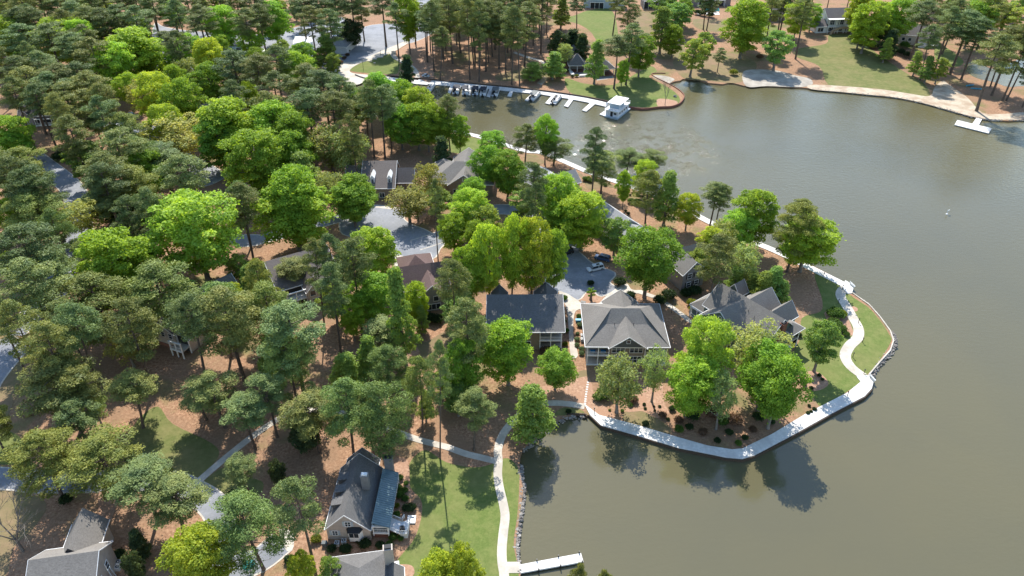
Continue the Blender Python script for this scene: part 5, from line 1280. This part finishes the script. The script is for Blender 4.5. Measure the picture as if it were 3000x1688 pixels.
fdesc = ["marina finger dock beside the small white boat, leftmost of all", "finger dock left of the first dark-topped boat", "narrow finger dock between the second and third boats", "finger dock between the two rightmost shaded boats",
         "short empty finger dock alone in the shade", "finger dock left of the lone grey-canopied boat", "wide white finger dock left of the open pontoon boat", "empty white finger dock right of the open pontoon boat",
         "empty white finger dock nearest left of the houseboat", "white finger dock touching the bow of the houseboat"]
FD = []
for s_, l_ in zip(FING, fdesc):
    ps = [P(x, y, DZ) for x, y in pts("m " + s_)]
    dock_poly('finger_dock', ps, l_, z=DZ - .004, group='finger docks of the marina'); FD.append(ps)
# T-shaped dock
tt = [P(x, y, .5) for x, y in pts("C 2072,905 2330,968 2308,1005 2050,940")]
o = dock_poly('t_dock', tt, 'white T-shaped floating dock off the far right shore', z=.5)
MB().prism([P(x, y, .55) for x, y in pts("C 2182,935 2232,945 2268,880 2225,874")], .25, .504).build('gangway', 'concrete_new', o)
# bottom dock
bd = [P(x, y, .6) for x, y in pts("H 1330,1365 1808,1275 1826,1340 1342,1427")]
ab = (bd[1][0] - bd[0][0], bd[1][1] - bd[0][1]); cd_ = (bd[2][0] - bd[3][0], bd[2][1] - bd[3][1])
pl = [(bd[0][0] + ab[0] * t_, bd[0][1] + ab[1] * t_ + .1) for t_ in (.3, .64, .97)] + [(bd[3][0] + cd_[0] * t_, bd[3][1] + cd_[1] * t_ - .1) for t_ in (.3, .64, .98)]
dock_poly('lake_dock', bd, 'white rectangular dock with dark piles at the bottom of the lakeside path', z=.6, piles=pl)
# boardwalk railed bench bays
def bench(a, b_, label):
    A_, B_ = P(*a, .8), P(*b_, .8); L_ = math.dist(A_, B_)
    r_ = thing('bench', label, 'bench', (*A_, .8), ang(A_, B_), 'white railed benches at the bends of the boardwalk')
    MB().box(0, .1, .38, L_, .5, .45).build('seat', 'white', r_); bk = MB().box(0, 0, .85, L_, .07, .95).box(0, 0, .5, L_, .07, .58)
    for i in range(7): x = L_ * i / 6; bk.box(x - .04, 0, 0, x + .04, .07, .9)
    bk.build('backrest', 'white', r_)
    for x in (.1, L_ - .2): MB().box(x, .12, 0, x + .08, .48, .375).build('leg', 'white', r_)
bench(T('F', 1255, 692), T('F', 1288, 722), 'white railed bench at the north bend of the boardwalk')
bench(T('I', 2432, 135), T('I', 2470, 178), 'white railed bench at the south-east bend of the boardwalk')

# pontoon boat
def boat_parts(r_, canopy, seats, length=7.2, wd=2.5):
    h = length / 2; b_ = wd / 2
    pt = MB()
    for y in (-b_ + .4, b_ - .4): MB().tube((-h, y, .15), (h - .5, y, .15), .33, .33, 10).tube((h - .5, y, .15), (h + .1, y, .3), .33, .08, 10).build('pontoon', 'aluminium', r_)
    MB().box(-h, -b_, .5, h - .2, b_, .6).build('deck', 'trim', r_)
    f_ = MB()
    for y in (-b_ + .03, b_ - .08): f_.box(-h + .8, y, .6, h - .5, y + .05, 1.25)
    f_.box(h - .55, -b_ + .1, .6, h - .5, -.4, 1.25).box(h - .55, .4, .6, h - .5, b_ - .1, 1.25).box(-h + .8, -b_ + .1, .6, -h + .85, .3, 1.25)
    f_.build('side_panels', 'white', r_)
    for x0, x1, y0, y1 in ((h - 2.8, h - .7, -b_ + .12, -b_ + .7), (h - 2.8, h - .7, b_ - .7, b_ - .12), (-h + 1, -h + 3, b_ - .72, b_ - .12), (-h + .95, -h + 1.6, -b_ + .2, .2)):
        MB().box(x0, y0, .6, x1, y1, 1.0).box(x0, y0 if y0 < 0 else y1 - .15, 1.0, x1, y0 + .15 if y0 < 0 else y1, 1.3).build('seat', seats, r_)
    MB().box(-.4, .2, .6, .2, .9, 1.4).build('console', 'iron', r_)
    MB().box(-h - .55, -.25, .3, -h - .05, .25, 1.25).box(-h - .35, -.08, -.3, -h - .15, .08, .3).build('outboard_motor', 'iron', r_)
    if canopy:
        MB().slab([(-h + .8, -b_, 2.35), (-h + .8, b_, 2.35), (-.3 + .6, b_, 2.45), (.3, -b_, 2.45)], .06).slab([(.3, -b_, 2.45), (.3, b_, 2.45), (h - 2.2, b_, 2.3), (h - 2.2, -b_, 2.3)], .06).build('canopy', canopy, r_)
        p_ = MB()
        for y in (-b_ + .06, b_ - .06):
            for x0, x1 in ((-.2, -h + .9), (-.2, .3), (-.2, h - 2.3)): p_.tube((x0, y, 1.25), (x1, y, 2.33), .03, .03, 4)
        p_.build('canopy_frame', 'aluminium', r_)
def boat(c_, fi, canopy, seats, label, length=7.2, wd=2.5):
    X, Y = P(*T('m', *c_), .6); f_ = FD[fi]
    a = ang(((f_[1][0] + f_[2][0]) / 2, (f_[1][1] + f_[2][1]) / 2), ((f_[0][0] + f_[3][0]) / 2, (f_[0][1] + f_[3][1]) / 2))
    r_ = thing('pontoon_boat', label, 'boat', (X, Y, 0), a, 'pontoon boats moored at the marina')
    boat_parts(r_, canopy, seats, length, wd); r_.scale = (1.2, 1.12, 1.15)
boat((228, 215), 0, None, 'trim', 'small open white boat alone at the left end of the marina', 6.0, 2.0)
boat((508, 238), 1, 'blackcanvas', 'dark', 'first dark-canopied pontoon boat from the left in the shaded row')
boat((602, 246), 2, 'blackcanvas', 'trim', 'second pontoon boat in the shaded row, pale bow seats')
boat((710, 250), 2, 'blackcanvas', 'dark', 'third pontoon boat, black canopy, in the middle of the shaded row')
boat((800, 258), 3, 'blackcanvas', 'white', 'fourth pontoon boat in the shaded row, left of the wide finger dock')
boat((928, 262), 3, 'gable_dark', 'dark', 'fifth pontoon boat with a grey canopy, right end of the shaded row')
boat((1348, 305), 5, 'roof_unit' if 'roof_unit' in MT else 'gable_dark', 'dark', 'lone pontoon boat under a dark grey canopy between the finger docks', 7.8)
boat((1578, 342), 6, None, 'iron', 'open white pontoon boat with black seats and no canopy', 7.6)

# houseboat
hb0, hb1 = P(*T('B', 1992, 880), .3), P(*T('B', 2078, 900), .3)
hb = thing('houseboat', 'two-storey white and pale blue houseboat with flat white roof', 'boat', (*P(*T('B', 2078, 902), .2), 0), ang(hb0, hb1) + R(2))
MB().hexa([(-5.6, 0, -.1), (.2, 0, -.1), (.2, 12.5, -.1), (-5.6, 12.5, -.1)], [(-5.9, -.3, .75), (.5, -.3, .75), (.5, 13, .75), (-5.9, 13, .75)]).build('hull', 'side_blue', hb)
cab = MB().box(-5.4, .6, .76, .1, 11.4, 3.3).build('cabin', 'side_white', hb)
for y in (1.6, 3.8, 6.0, 8.2):
    w_ = MB().box(.1, y, 1.7, .17, y + 1.3, 2.7).build('window', 'white', hb); MB().box(.1, y + .1, 1.8, .2, y + 1.2, 2.6).build('pane', 'glass', w_)
    w_ = MB().box(-5.47, y, 1.7, -5.4, y + 1.3, 2.7).build('window', 'white', hb); MB().box(-5.5, y + .1, 1.8, -5.4, y + 1.2, 2.6).build('pane', 'glass', w_)
dr = MB().box(-3.3, .5, .77, -2.3, .6, 2.8).build('door', 'dark', hb)
w_ = MB().box(-1.9, .52, 1.6, -.5, .6, 2.7).build('window', 'white', hb); MB().box(-1.8, .48, 1.7, -.6, .6, 2.6).build('pane', 'glass', w_)
MB().box(-5.8, -.2, 3.31, .5, 12, 3.5).build('upper_deck', 'white', hb)
rl = MB()
for (x0, y0), (x1, y1) in (((-5.7, -.1), (.4, -.1)), ((.4, -.1), (.4, 11.9)), ((-5.7, -.1), (-5.7, 11.9)), ((-5.7, 11.9), (.4, 11.9))):
    rl.box(x0 - .04, y0 - .04, 4.3, x1 + .04, y1 + .04, 4.38); n = int(math.dist((x0, y0), (x1, y1)) / 1.2)
    for i in range(n + 1): x = x0 + (x1 - x0) * i / n; y = y0 + (y1 - y0) * i / n; rl.box(x - .03, y - .03, 3.5, x + .03, y + .03, 4.3)
rl.build('railing', 'white', hb)
MB().box(-4.8, 2.6, 3.51, -.4, 7, 5.5).build('upper_cabin', 'side_blue', hb)
MB().box(-5.6, 1.6, 5.7, .3, 10.6, 5.85).build('roof', 'roof_white', hb)
for x in (-5.4, .1):
    for y in (1.8, 6, 10.3): MB().box(x - .06, y - .06, 3.5, x + .06, y + .06, 5.7).build('roof_post', 'white', hb)
MB().tube((-1, 9, 5.85), (-1, 9, 7.6), .04, .02, 5).build('mast', 'white', hb)
for x, y in ((-3.6, 1.6), (-2, 1.6)): MB().box(x, y - .9, 3.51, x + .7, y - .2, 4.0).build('chair', 'trim', hb)

# cars
def car(c_, c2, mat, label, suv=True, name='parked_car', ln=None):
    A_, B_ = P(*c_), P(*c2); L_ = ln or 4.8; mx, my = (A_[0] + B_[0]) / 2, (A_[1] + B_[1]) / 2
    r_ = thing(name, label, 'car', (mx, my, GZ + .05), ang(A_, B_)); h = L_ / 2; w_ = .93
    z1, z2 = (.98, 1.72) if suv else (.85, 1.42)
    b_ = MB().hexa([(-h, -w_, .3), (h, -w_, .3), (h, w_, .3), (-h, w_, .3)], [(-h + .02, -w_, .75), (h - .02, -w_, .75), (h - .02, w_, .75), (-h + .02, w_, .75)])
    b_.hexa([(-h + .02, -w_, .75), (h - .02, -w_, .75), (h - .02, w_, .75), (-h + .02, w_, .75)], [(-h + .1, -w_ + .07, z1), (h - .35, -w_ + .1, z1 - .1), (h - .35, w_ - .1, z1 - .1), (-h + .1, w_ - .07, z1)])
    b_.build('body', mat, r_)
    x0, x1 = (-h + .12, h - 1.35) if suv else (-h + .7, h - 1.4)
    MB().hexa([(x0, -w_ + .09, z1 - .01), (x1 + .45, -w_ + .09, z1 - .04), (x1 + .45, w_ - .09, z1 - .04), (x0, w_ - .09, z1 - .01)], [(x0 + .25, -w_ + .22, z2 - .05), (x1 - .25, -w_ + .22, z2 - .05), (x1 - .25, w_ - .22, z2 - .05), (x0 + .25, w_ - .22, z2 - .05)]).build('windows', 'glass', r_)
    rf = MB().hexa([(x0 + .2, -w_ + .2, z2 - .06), (x1 - .2, -w_ + .2, z2 - .06), (x1 - .2, w_ - .2, z2 - .06), (x0 + .2, w_ - .2, z2 - .06)], [(x0 + .3, -w_ + .26, z2), (x1 - .35, -w_ + .26, z2), (x1 - .35, w_ - .26, z2), (x0 + .3, w_ - .26, z2)])
    for x in (x0 + .27, (x0 + x1) / 2 - .05):
        for s_ in (-1, 1): rf.hexa([(x - .07, s_ * (w_ - .1), z1), (x + .07, s_ * (w_ - .1), z1), (x + .07, s_ * (w_ - .06), z1), (x - .07, s_ * (w_ - .06), z1)], [(x - .05, s_ * (w_ - .23), z2 - .03), (x + .07, s_ * (w_ - .23), z2 - .03), (x + .07, s_ * (w_ - .19), z2 - .03), (x - .05, s_ * (w_ - .19), z2 - .03)])
    ro = rf.build('roof', mat, r_)
    if suv:
        for y in (-w_ + .3, w_ - .34): MB().box(x0 + .5, y, z2 + .05, x1 - .6, y + .04, z2 + .09).build('roof_rail', 'aluminium', ro)
        MB().box(x0 + 1.2, -.4, z2 + .002, x0 + 2.2, .4, z2 + .012).build('sunroof', 'glass', ro)
    for x in (-h + .85, h - .85):
        for s_ in (-1, 1):
            wh = MB().tube((x, s_ * (w_ - .2), .33), (x, s_ * (w_ + .02), .33), .34, .34, 14).build('wheel', 'tyre', r_)
            MB().tube((x, s_ * (w_ + .02), .33), (x, s_ * (w_ + .03), .33), .2, .2, 10).build('rim', 'aluminium', wh)
    for s_ in (-1, 1):
        MB().box(h - .06, s_ * .75 - .15, .6, h + .01, s_ * .75 + .15, .76).build('headlight', 'trim', r_); MB().box(-h - .01, s_ * .75 - .13, .6, -h + .05, s_ * .75 + .13, .85).build('tail_light', 'brick', r_)
    return r_
car(T('E', 1975, 572), T('E', 1855, 600), 'carwhite', 'white sport utility car parked alone on the open asphalt by the big tree', ln=5.0)
car(T('E', 1735, 455), T('E', 1645, 480), 'carblack', 'black car parked in tree shade left of the white sport utility car')
car(T('E', 2010, 520), T('E', 1930, 500), 'carblue', 'dark blue car in deep shade behind the white sport utility car')
car(T('A', 1580, 1235), T('A', 1495, 1275), 'carblack', 'black car with pale reflections on the driveway below the big leafy tree', ln=5.2)
car(T('p', 1150, 185), T('p', 1195, 150), 'carwhite', 'white car in the upper left car park beside the long white building', False)
car(T('p', 1245, 190), T('p', 1290, 155), 'carblue', 'dark car right of the white one in the upper left car park', False)
car(T('p', 1860, 160), T('p', 1905, 178), 'carblue', 'blue car behind the pyramid roof near the boat ramp', False)
car(T('A', 985, 870), T('A', 1015, 885), 'carwhite', 'small white car glimpsed under the pale yellow tree, upper left', False)
car(T('A', 880, 960), T('A', 935, 985), 'carsilver', 'silver car parked in the dappled lot under the pines, left of the townhouse')
car(T('A', 1010, 1010), T('A', 1050, 1040), 'carwhite', 'white car half under branches right of the silver car', False)
car(T('D', 430, 352), T('D', 470, 372), 'carblack', 'black car under the spreading branches on the left road', False)
car(T('C', 1600, 95), T('C', 1650, 110), 'carwhite', 'white car behind the grey-decked house, left of its chimney side', False)
car(T('C', 1930, 80), T('C', 1970, 95), 'carblue', 'blue car at the top edge right of the leaning pine', False)
car(T('B', 610, 578), T('B', 668, 584), 'carwhite', 'white golf buggy with dark roof on the landing by the marina', False, 'golf_buggy', 3.6)

# lamps
def lamp(p_, h, look, tall=False):
    X, Y = P(*p_, .7); r_ = thing('path_lamp' if not tall else 'street_lamp', '', 'lamp', (X, Y, .6), 0, 'dark lamp posts along the boardwalk and paths')
    MB().tube((0, 0, 0), (0, 0, h), .09, .06, 7).build('post', 'iron', r_)
    MB().tube((0, 0, h), (0, 0, h + .25), .16, .12, 8).box(-.05, -.5 if tall else -.18, h + .02, .05, 0, h + .1).build('lamp_head', 'iron', r_)
    AUTO.append((r_, look, p_))
for s_ in "F 1060,636 F 1203,732 F 1172,838 F 1324,985 F 1356,1130 F 1283,1243 F 1366,1370 I 362,408 I 2271,284 q 1395,470 q 1900,640 B 1720,718".split(' ')[0:0] or pts("F 1060,636 1203,732 1172,838 1324,985 1356,1130 1283,1243 1366,1370 I 362,408 2271,284 q 1395,500 1905,690 B 1721,718"):
    lamp(s_, 1.25, 'short dark bollard lamp')
for s_, h in ((T('B', 432, 392), 5), (T('B', 167, 530), 5), (T('B', 298, 418), 2.4), (T('B', 338, 412), 2.4), (T('E', 2490, 910), 4)): lamp(s_, h, 'tall thin dark lamp post', True)

# shrubs
def bush_tpl(seed, n=1500, size=.17):
    rnd = random.Random(seed); cs = [(0, 0, .62)]; rs = [(.8, .6)]
    for i in range(7):
        a = i * .9 + rnd.random(); cs.append((.45 * math.cos(a), .45 * math.sin(a), .45 + rnd.random() * .3)); rs.append((.5, .42))
    return quad_mesh('shrub', leaf_quads(cs, rs, n, size, seed, 1.2, .3), 'leaves')
BT = [bush_tpl(1), bush_tpl(2), bush_tpl(3)]
def bush(c_, wpx, col, look, grp='shrubs in the garden beds', hz=1.0):
    rnd = random.Random(int(c_[0] * 7 + c_[1]))
    X, Y = P(*c_, GZ + .4); d0 = proj(X, Y, 1)[2]; r_ = wpx / 2 / (FPX / d0)
    o_ = bpy.data.objects.new('shrub', rnd.choice(BT)); COL.objects.link(o_); o_.location = (X, Y, GZ - .02); o_.scale = (r_, r_, r_ * hz); o_.rotation_euler = (0, 0, rnd.uniform(0, 6))
    br = rnd.uniform(.85, 1.15); o_.color = (col[0] * br, col[1] * br, col[2] * br, 1); o_['category'] = 'shrub'; o_['group'] = grp
    AUTO.append((o_, look, c_))
CG, CD, CY, CB, CR = (.07, .14, .03), (.03, .06, .025), (.17, .21, .03), (.13, .2, .12), (.13, .09, .07)
BUSH = """b G 1230,450,110 G 1310,520,80 G 1210,590,130 G 1290,620,110 G 1230,680,130 G 1300,730,110 Y 1190,815,80 G 1185,940,110 G 1140,1240,130 G 1240,1250,100 Y 120,1270,160 D 770,1340,180 D 970,1350,140 G 1090,1340,120 D 330,1400,150 D 500,1400,160 D 1380,850,150 D 1320,860,140
h B 270,740,110 B 235,870,75 B 230,970,100 B 225,1060,95 B 300,1130,110 B 300,1200,105 G 260,600,110 G 20,680,90 G 50,830,110 Y 35,1050,110 G 20,300,120 D 1990,240,150
k Y 175,800,120 Y 190,870,110 Y 240,940,80 D 110,700,140 D 210,680,170 D 1375,1155,80
F G 1120,925,90 G 1170,935,110 Y 1200,925,80 G 1130,985,85 G 1160,1010,95 G 1195,1040,90 G 1232,1072,60 G 1150,900,80 G 1105,1000,60
I D 1975,160,40 D 1950,195,38 D 2060,125,38 D 2085,155,32 D 2000,222,40 D 1985,352,30 D 2025,380,40 D 1975,408,36 D 2000,398,30 D 740,342,30 D 748,373,27 D 820,387,22 D 815,357,20 D 857,357,27 G 575,392,34 D 920,455,34 D 750,492,60 G 635,350,45 G 480,385,24 G 440,280,130 G 390,300,90 R 660,320,80 R 620,300,60 D 170,400,50 R 880,430,70 R 1000,470,80 D 1080,520,70 R 1180,560,80 G 1330,480,110 D 1100,440,120 R 1250,420,140 G 1000,540,80 R 1420,480,130 D 1600,450,100 D 1380,560,70 D 1500,600,60 R 1560,540,70 D 1700,480,60 D 1290,620,60 G 1450,640,60 D 950,380,60
q D 1408,560,45 D 1432,605,50 D 1450,690,60 D 1480,710,50 D 1565,590,50 D 1590,645,45 D 1625,612,40 D 1700,650,60 D 1745,660,50 D 1785,668,45 D 1545,650,45 D 1910,722,34 D 1970,738,32 D 2010,762,40 G 1200,490,70 D 740,350,80 G 880,410,110 G 960,430,110 Y 930,390,90 G 1020,380,100 G 1600,760,130 G 1700,780,150 D 1990,850,120 D 2040,1000,100 D 1560,940,70 D 1520,900,60 D 2080,930,80
f D 440,600,70 Y 510,590,80 D 340,510,90 D 200,590,120 D 260,600,90 D 100,600,60
C Y 385,560,70 G 1670,355,80 G 1540,360,110 D 1600,392,70 D 1645,405,70 D 1690,425,70 D 1350,330,70 D 1400,340,80 D 1440,360,80 D 150,115,60 D 210,125,60 D 110,105,60 R 580,440,60
p R 1990,330,50 R 1960,360,50 R 1930,400,50 D 1900,420,70 D 2000,290,40
A D 450,1200,110 D 510,1210,90 G 350,920,90
E D 2100,690,100 D 2180,790,90 D 2400,830,110 D 2470,790,120 D 600,930,100 D 660,960,110 D 720,970,100 R 1530,1200,80 R 1580,1190,70 R 1620,1200,80 R 1570,590,80 D 1880,690,60
G D 1760,870,140 D 500,880,110 Y 1270,660,80 D 900,1290,100 D 2180,1330,90
H D 40,1250,90 D 130,1180,60"""
cc = dict(G=(CG, 'rounded green shrub'), D=(CD, 'small dark green shrub'), Y=(CY, 'yellow-green rounded shrub'), B=(CB, 'blue-green shrub'), R=(CR, 'brown twiggy shrub'))
tile = 'A'; toks = BUSH.split(); i = 0
while i < len(toks):
    if ',' not in toks[i + 1]: tile = toks[i]; i += 1; continue
    x_, y_, wd_ = map(float, toks[i + 1].split(',')); c_, lk = cc[toks[i]]
    bush(T(tile, x_, y_), wd_ / TILES[tile][2], c_, lk); i += 2

# small things
SS = [(315, 182), (313, 200), (310, 218), (307, 236), (304, 254), (301, 272), (299, 290), (297, 308), (295, 325), (293, 342)]
for i, p_ in enumerate(SS):
    X, Y = P(*T('I', *p_)); o_ = MB().hexa([(-.24, -.26, 0), (.26, -.24, 0), (.24, .27, 0), (-.25, .24, 0)], [(-.22, -.24, .06), (.24, -.22, .06), (.22, .25, .06), (-.23, .22, .06)]).build('stepping_stone', 'concrete_new')
    o_.location = (X, Y, GZ + .03); tag(o_, 'pale stepping stone in red straw, %s from the path end of the row' % (['first', 'second', 'third', 'fourth', 'fifth', 'sixth', 'seventh', 'eighth', 'ninth', 'tenth'][9 - i]), 'stepping stone', 'stepping stones down to the cove')
def ac(p_, label):
    X, Y = P(*p_); r_ = thing('air_conditioner', label, 'air conditioner', (X, Y, GZ)); MB().box(-.42, -.42, 0, .42, .42, .85).build('housing', 'trim', r_)
    MB().tube((0, 0, .851), (0, 0, .88), .33, .33, 14).build('fan_grille', 'iron', r_); MB().tube((0, 0, .881), (0, 0, .9), .12, .12, 8).build('fan_hub', 'trim', r_)
ac(T('b', 400, 1345), 'air conditioner left of the bay window cottage wall, nearer the corner'); ac(T('b', 492, 1318), 'round-topped air conditioner under the bay window cottage wall')
ac(T('l', 1862, 1120), 'upper air conditioner beside the pale wall of the bottom left house'); ac(T('l', 1850, 1210), 'lower air conditioner beside the pale wall of the bottom left house')
ac(T('h', 312, 935), 'upper white air conditioner beside the hip-roofed house path'); ac(T('h', 312, 1000), 'lower white air conditioner beside the hip-roofed house path')
def placed(name, mb, mat, p_, label, cat, rot=0, z=GZ, group=None):
    o_ = mb.build(name, mat); X, Y = P(*p_, z); o_.location = (X, Y, z); o_.rotation_euler = (0, 0, rot); return tag(o_, label, cat, group)
placed('storage_box', MB().box(-.7, -.35, 0, .7, .35, .6).box(-.74, -.39, .6, .74, .39, .68), 'cyan', T('h', 245, 680), 'bright blue lidded box beside the path of the hip-roofed house', 'box')
placed('storage_box', MB().box(-.45, -.35, 0, .45, .35, .8).box(-.5, -.4, .8, .5, .4, .86), 'gable_dark', T('b', 235, 1345), 'dark lidded box at the left front corner of the cottage', 'box')
placed('cellar_hatch', MB().box(-.8, -.9, 0, .8, -.6, .3).box(-.8, .6, 0, .8, .9, .3).box(-.8, -.6, 0, -.5, .6, .3).box(.5, -.6, 0, .8, .6, .3).box(-.5, -.6, 0, .5, .6, .08), 'trim', T('b', 1385, 1015), 'square pale-framed dark pit beside the small deck', 'hatch')
r_ = thing('parasol', 'teal patio parasol near the curved lane at the bottom', 'parasol', (*P(*T('G', 1890, 1415)), GZ))
MB().tube((0, 0, 0), (0, 0, 2.3), .04, .04, 6).build('pole', 'iron', r_); cv = MB(); cv.tube((0, 0, 2.0), (0, 0, 2.5), 1.2, .06, 8, False).build('canopy', 'teal', r_); MB().box(-.3, -.3, 0, .3, .3, .1).build('base', 'iron', r_)
for p_, r3, l_ in ((T('G', 255, 205), (2.3, 1.7, 1.5), 'largest brown boulder of the cluster in the left woods'), (T('G', 188, 185), (.9, .8, .7), 'small brown boulder left of the largest one'), (T('G', 215, 235), (1.1, .8, .7), 'low boulder in front of the largest one')):
    placed('boulder', MB().blob((0, 0, r3[2] * .5), r3, int(p_[0]), 12, .13), 'boulder', p_, l_, 'boulder', .5)
for p_, a, l_ in ((T('C', 2165, 650), .3, 'smaller blue canoe lying under the right shore pines'), (T('C', 2212, 675), -.2, 'larger blue canoe lying under the right shore pines')):
    k = MB(); n = 8
    secs = []
    for i in range(n + 1):
        t_ = -1 + 2 * i / n; w_ = .42 * (1 - t_ * t_) ** .6 + .02; hh = .12 + .1 * t_ * t_
        secs.append([(t_ * 2.3, -w_, .42 + hh), (t_ * 2.3, -w_ * .7, .12 + hh * .5), (t_ * 2.3, 0, .05 + hh * .3), (t_ * 2.3, w_ * .7, .12 + hh * .5), (t_ * 2.3, w_, .42 + hh)])
    k.add([v for s_ in secs for v in s_], [(i * 5 + j, i * 5 + j + 1, (i + 1) * 5 + j + 1, (i + 1) * 5 + j) for i in range(n) for j in range(4)])
    o_ = placed('canoe', k, 'cyan', p_, l_, 'canoe', a, GZ, 'blue canoes on the far right bank'); MB().box(-.9, -.35, .42, -.6, .35, .46).box(.6, -.35, .42, .9, .35, .46).build('seat', 'wood', o_)
placed('channel_marker', MB().tube((0, 0, -1), (.15, 0, 1.3), .1, .08, 8).box(-.1, -.05, 1.1, .9, .05, 1.5).tube((.1, 0, 0), (.1, 0, .2), .35, .3, 10), 'white', T('F', 1990, 168), 'small white marker post alone on the open lake', 'marker', .5, 0.0)
placed('spit_rock', MB().blob((0, 0, .3), (.8, .6, .6), 5, 8, .25), 'stone', T('f', 2160, 940), 'pale rock alone on the grass of the spit', 'rock')
placed('swim_platform', MB().box(-2, -.8, .1, 2, .8, .35), 'side_blue', T('C', 410, 632), 'blue-grey floating platform against the bank left of the beach', 'platform', -.1, 0)
for p_, s_, l_ in ((T('p', 2205, 385), (.9, .5), 'smallest flat stone slab on the marina lawn'), (T('p', 2245, 366), (1.1, .6), 'middle flat stone slab on the marina lawn'), (T('p', 2290, 346), (1.9, 1.1), 'largest flat stone slab on the marina lawn'), (T('p', 2245, 402), (.5, .4), 'tiny stone slab nearest the marina lamp')):
    placed('stone_slab', MB().box(-s_[0], -s_[1], 0, s_[0], s_[1], .2), 'concrete', p_, l_, 'stone slab')
for s_, l_ in (("f 365,500 420,590 475,585 400,480", 'slanted white terrace wall left of the pavilion lawn'), ("f 555,610 780,595 780,575 560,588", 'long white terrace wall in front of the pavilions'), ("f 715,590 800,560 785,545 710,560", 'pale terrace bench wall beside the tree trunk')):
    tag(MB().prism(gpt(s_), GZ - .1, GZ + .8).build('terrace_wall', 'concrete_new'), l_, 'wall')
sheet('pavilion_terrace', "f 440,480 800,480 1110,590 1120,620 860,660 780,600 560,600 440,590", 2, 'asphalt', False)
st = MB(); 
for i in range(7):
    st.box(-1.1, -i * .4, 0, 1.1, -i * .4 + .4, 1.1 - i * .14)
placed('steps', st, 'concrete', T('B', 395, 402), 'pale concrete steps at the top of the curved stair path', 'steps', .2)
r_ = thing('park_shelter', 'small white open arbour over the upper boardwalk shrubs', 'arbour', (*P(*T('q', 1080, 380)), GZ))
for x in (-1, .9):
    for y in (-1, .9): MB().box(x, y, 0, x + .1, y + .1, 2.4).build('post', 'white', r_)
MB().box(-1.3, -1.3, 2.4, 1.3, 1.3, 2.5).build('roof', 'white', r_)
# utility box by the sapling
placed('drain_grate', MB().box(-.7, -.5, 0, .7, .5, .12).box(-.5, -.3, .12, .5, .3, .16), 'iron', T('h', 325, 365), 'dark drain grate at the tip of the sapling bed', 'grate', -.4)

# ------------------------------------------------------------ woods, then labels
fill_forests()
plant_trees()
grp = {}
for o_, look, (u, v) in AUTO:
    L_ = min(LANDMARKS, key=lambda l: (l[1] - u) ** 2 + (l[2] - v) ** 2)
    grp.setdefault((look, L_[0], rel(u - L_[1], v - L_[2])), []).append(((L_[1] - u) ** 2 + (L_[2] - v) ** 2, len(grp), o_.name, o_))
for (look, ln, rl_), m_ in grp.items():
    m_.sort(key=lambda t_: t_[0])
    for i, t_ in enumerate(m_): t_[3]['label'] = f"{look} {rl_} {ln}" + (f", {ORD[i]} one" if len(m_) > 1 else "")
print('trees', len(TREES), 'hand', N_HAND, 'pines', sum(t_[0] in 'PQ' for t_ in TREES), 'objects', len(bpy.data.objects))
